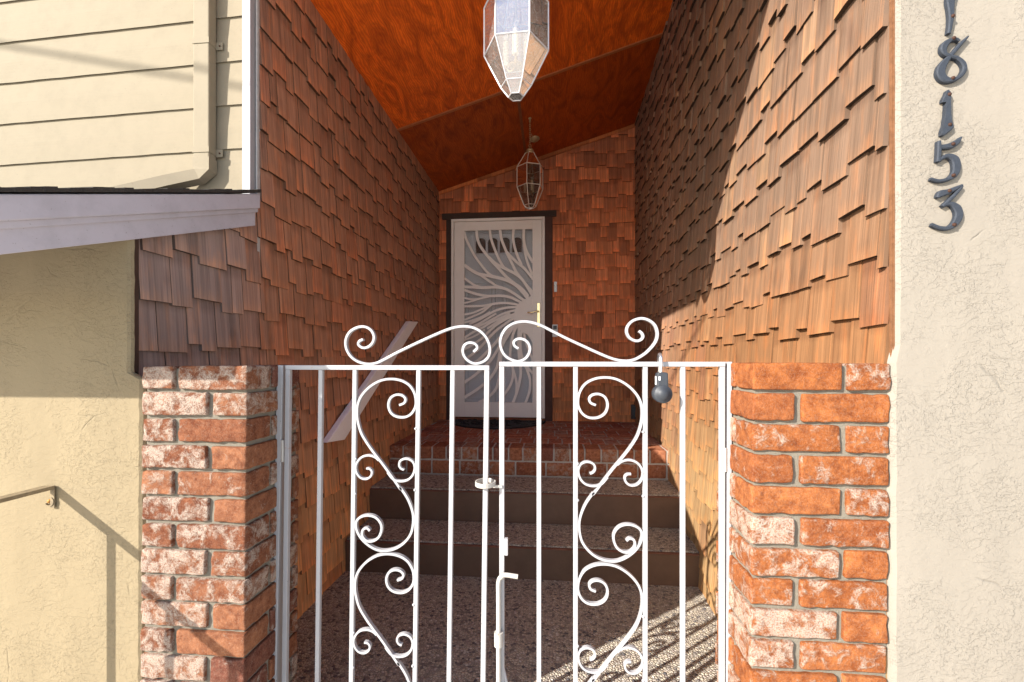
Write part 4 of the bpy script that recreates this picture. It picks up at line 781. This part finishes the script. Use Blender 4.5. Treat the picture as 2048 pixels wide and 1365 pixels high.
# ------------------------------------------------------------------ lanterns
def lantern(label, x, y, ztop_ring, Rr, phase, framem, glassm, ceil_hook, canopy=None, lows=(1.30, .18)):
    t = thing('hanging_lantern', label, 'lantern', (x, y, ztop_ring), 'hexagonal hanging lanterns')
    lv = [(.36, 0), (1, -1.08), (1, -2.56), (.47, -2.56 - lows[0]), (.235, -2.56 - lows[0] - lows[1])]; rings = []
    for rr, z in lv: rings.append([Vector((x + Rr * rr * math.cos(phase + k * math.pi / 3), y + Rr * rr * math.sin(phase + k * math.pi / 3), ztop_ring + z * Rr)) for k in range(6)])
    fr = MB(); b = .0026 if canopy is None else .0034
    for i, rg in enumerate(rings):
        for k in range(6):
            fr.tube([rg[k], rg[(k + 1) % 6]], b if i in (1, 2) else b * .85, 6, smooth=False)
            if i < 4: fr.tube([rg[k], rings[i + 1][k]], b, 6, smooth=False)
    fr.build('frame', framem, t)
    gm = MB()
    for i in range(4):
        for k in range(6):
            q = [rings[i][k], rings[i][(k + 1) % 6], rings[i + 1][(k + 1) % 6], rings[i + 1][k]]; c_ = sum(q, Vector()) / 4; q = [p.lerp(c_, .03) for p in q]; gm.face(q)
    gm.face(rings[4]); gm.build('glass', glassm, t, fix=False)
    mb = MB(); mb.lathe([(.0, .06), (.006, .055), (.008, .045), (.024, .036), (.030, .026), (.028, .018), (.012, .012), (.012, .004), (Rr * .36, .002), (Rr * .36, -.003), (0, -.003)], (x, y, ztop_ring), 20); mb.build('cap', OBRASS, t)
    mb = MB(); mb.tube([(x, y, ztop_ring - .003), (x, y, ztop_ring - Rr * 2.9)], .0035, 6); mb.lathe([(0, 0), (.022, .002), (.026, .008), (.01, .016), (.006, .03)], (x, y, ztop_ring - Rr * 3.0), 14)
    for k in range(3):
        a = phase + .6 + k * 2.094; mb.tube(spline([(x, y, ztop_ring - Rr * 2.95), (x + .025 * math.cos(a), y + .025 * math.sin(a), ztop_ring - Rr * 3.05), (x + .042 * math.cos(a), y + .042 * math.sin(a), ztop_ring - Rr * 2.85)], 4), .003, 6)
    mb.build('candle_holder', OBRASS, t)
    for k in range(3):
        a = phase + .6 + k * 2.094; c_ = Vector((x + .042 * math.cos(a), y + .042 * math.sin(a), ztop_ring - Rr * 2.85)); mb = MB(); mb.tube([c_, c_ + Vector((0, 0, Rr * .75))], .0105, 10); cd = mb.build('candle_sleeve', CANDLE, t)
        mb = MB(); mb.lathe([(.006, 0), (.011, .014), (.012, .024), (.007, .042), (.0, .058)], c_ + Vector((0, 0, Rr * .75)), 12); mb.build('bulb', BULB, cd)
    mb = MB(); zc = ztop_ring + .055; hk = ceil_hook; mb.tube([(x + .011 * math.cos(a), y, zc + .011 + .011 * math.sin(a)) for a in [2 * math.pi * k / 14 for k in range(14)]], .0022, 6, closed=True)
    z = zc + .02; n_ = 0
    while z < hk.z - .012:
        hx_ = .007; l = .016; al = n_ % 2
        mb.tube([((x + hx_ * math.cos(a)) if al else x, y if al else y + hx_ * math.cos(a), z + l * .5 + l * .72 * math.sin(a)) for a in [2 * math.pi * k / 12 for k in range(12)]], .0018, 5, closed=True); z += l * .95 + .002; n_ += 1
    mb.lathe([(0, 0), (.012, .0), (.014, -.006), (.004, -.012), (.0035, -.03)], (x, y, ceil_z(x) - .001), 12)
    mb.build('chain', OBRASS, t)
    if canopy is not None:
        mb = MB(); mb.lathe([(0, -.034), (.01, -.032), (.04, -.018), (.052, -.004), (.052, 0)], (canopy.x, canopy.y, ceil_z(canopy.x) + .004), 20); mb.build('ceiling_canopy', OBRASS, t)
        mb = MB(); mb.tube(spline([(canopy.x, canopy.y, ceil_z(canopy.x) - .03), (x + .03, y + .1, hk.z - .16), (x + .012, y + .01, hk.z - .13), (x + .004, y, zc + .06)], 6), .002, 5); mb.build('cord', OBRASS, t)
    return t
def on_ceil(px, py): r = ray(px, py); return r * ((ZCL - SLOPE * XL) / (r.z - SLOPE * r.x))
hk = on_ceil(1060, 236); rz = on_y(1059, 308, hk.y).z; bz = on_y(1059, 417, hk.y).z; Rr = .113
lantern('small-looking brass lantern hanging by a chain in front of the back wall', hk.x, hk.y, bz + 4.04 * Rr, Rr, R(-110 + 10), CAME, GLASSR, hk, on_ceil(1068, 278))
yl = 1.53; xl = on_y(1032, 100, yl).x; zb_ = on_y(1032, 187, yl - .02).z
lantern('nearer lantern with pale glass and edges coloured as if sunlit, at the top centre', xl, yl, zb_ + 3.90 * Rr, Rr, R(-2), LSUNLIT, GLASSF, Vector((xl, yl, ceil_z(xl))), None, (1.03, .31))

# ------------------------------------------------------------------ service cable high over the street; only its shadow is seen
s0, s1 = on_s(0, 92), on_s(480, 178); back = -LDIR * 4.6; a = s0 + back; b = s1 + back; d = (b - a)
mb = MB(); mb.tube([a - d * 6 + d * 7 * (k / 12) * 1.15 + Vector((0, 0, .0)) for k in range(13)], .010, 8)
tag(mb.build('overhead_cable', BLACKR), 'black overhead service cable strung high in front of the entry', 'cable')
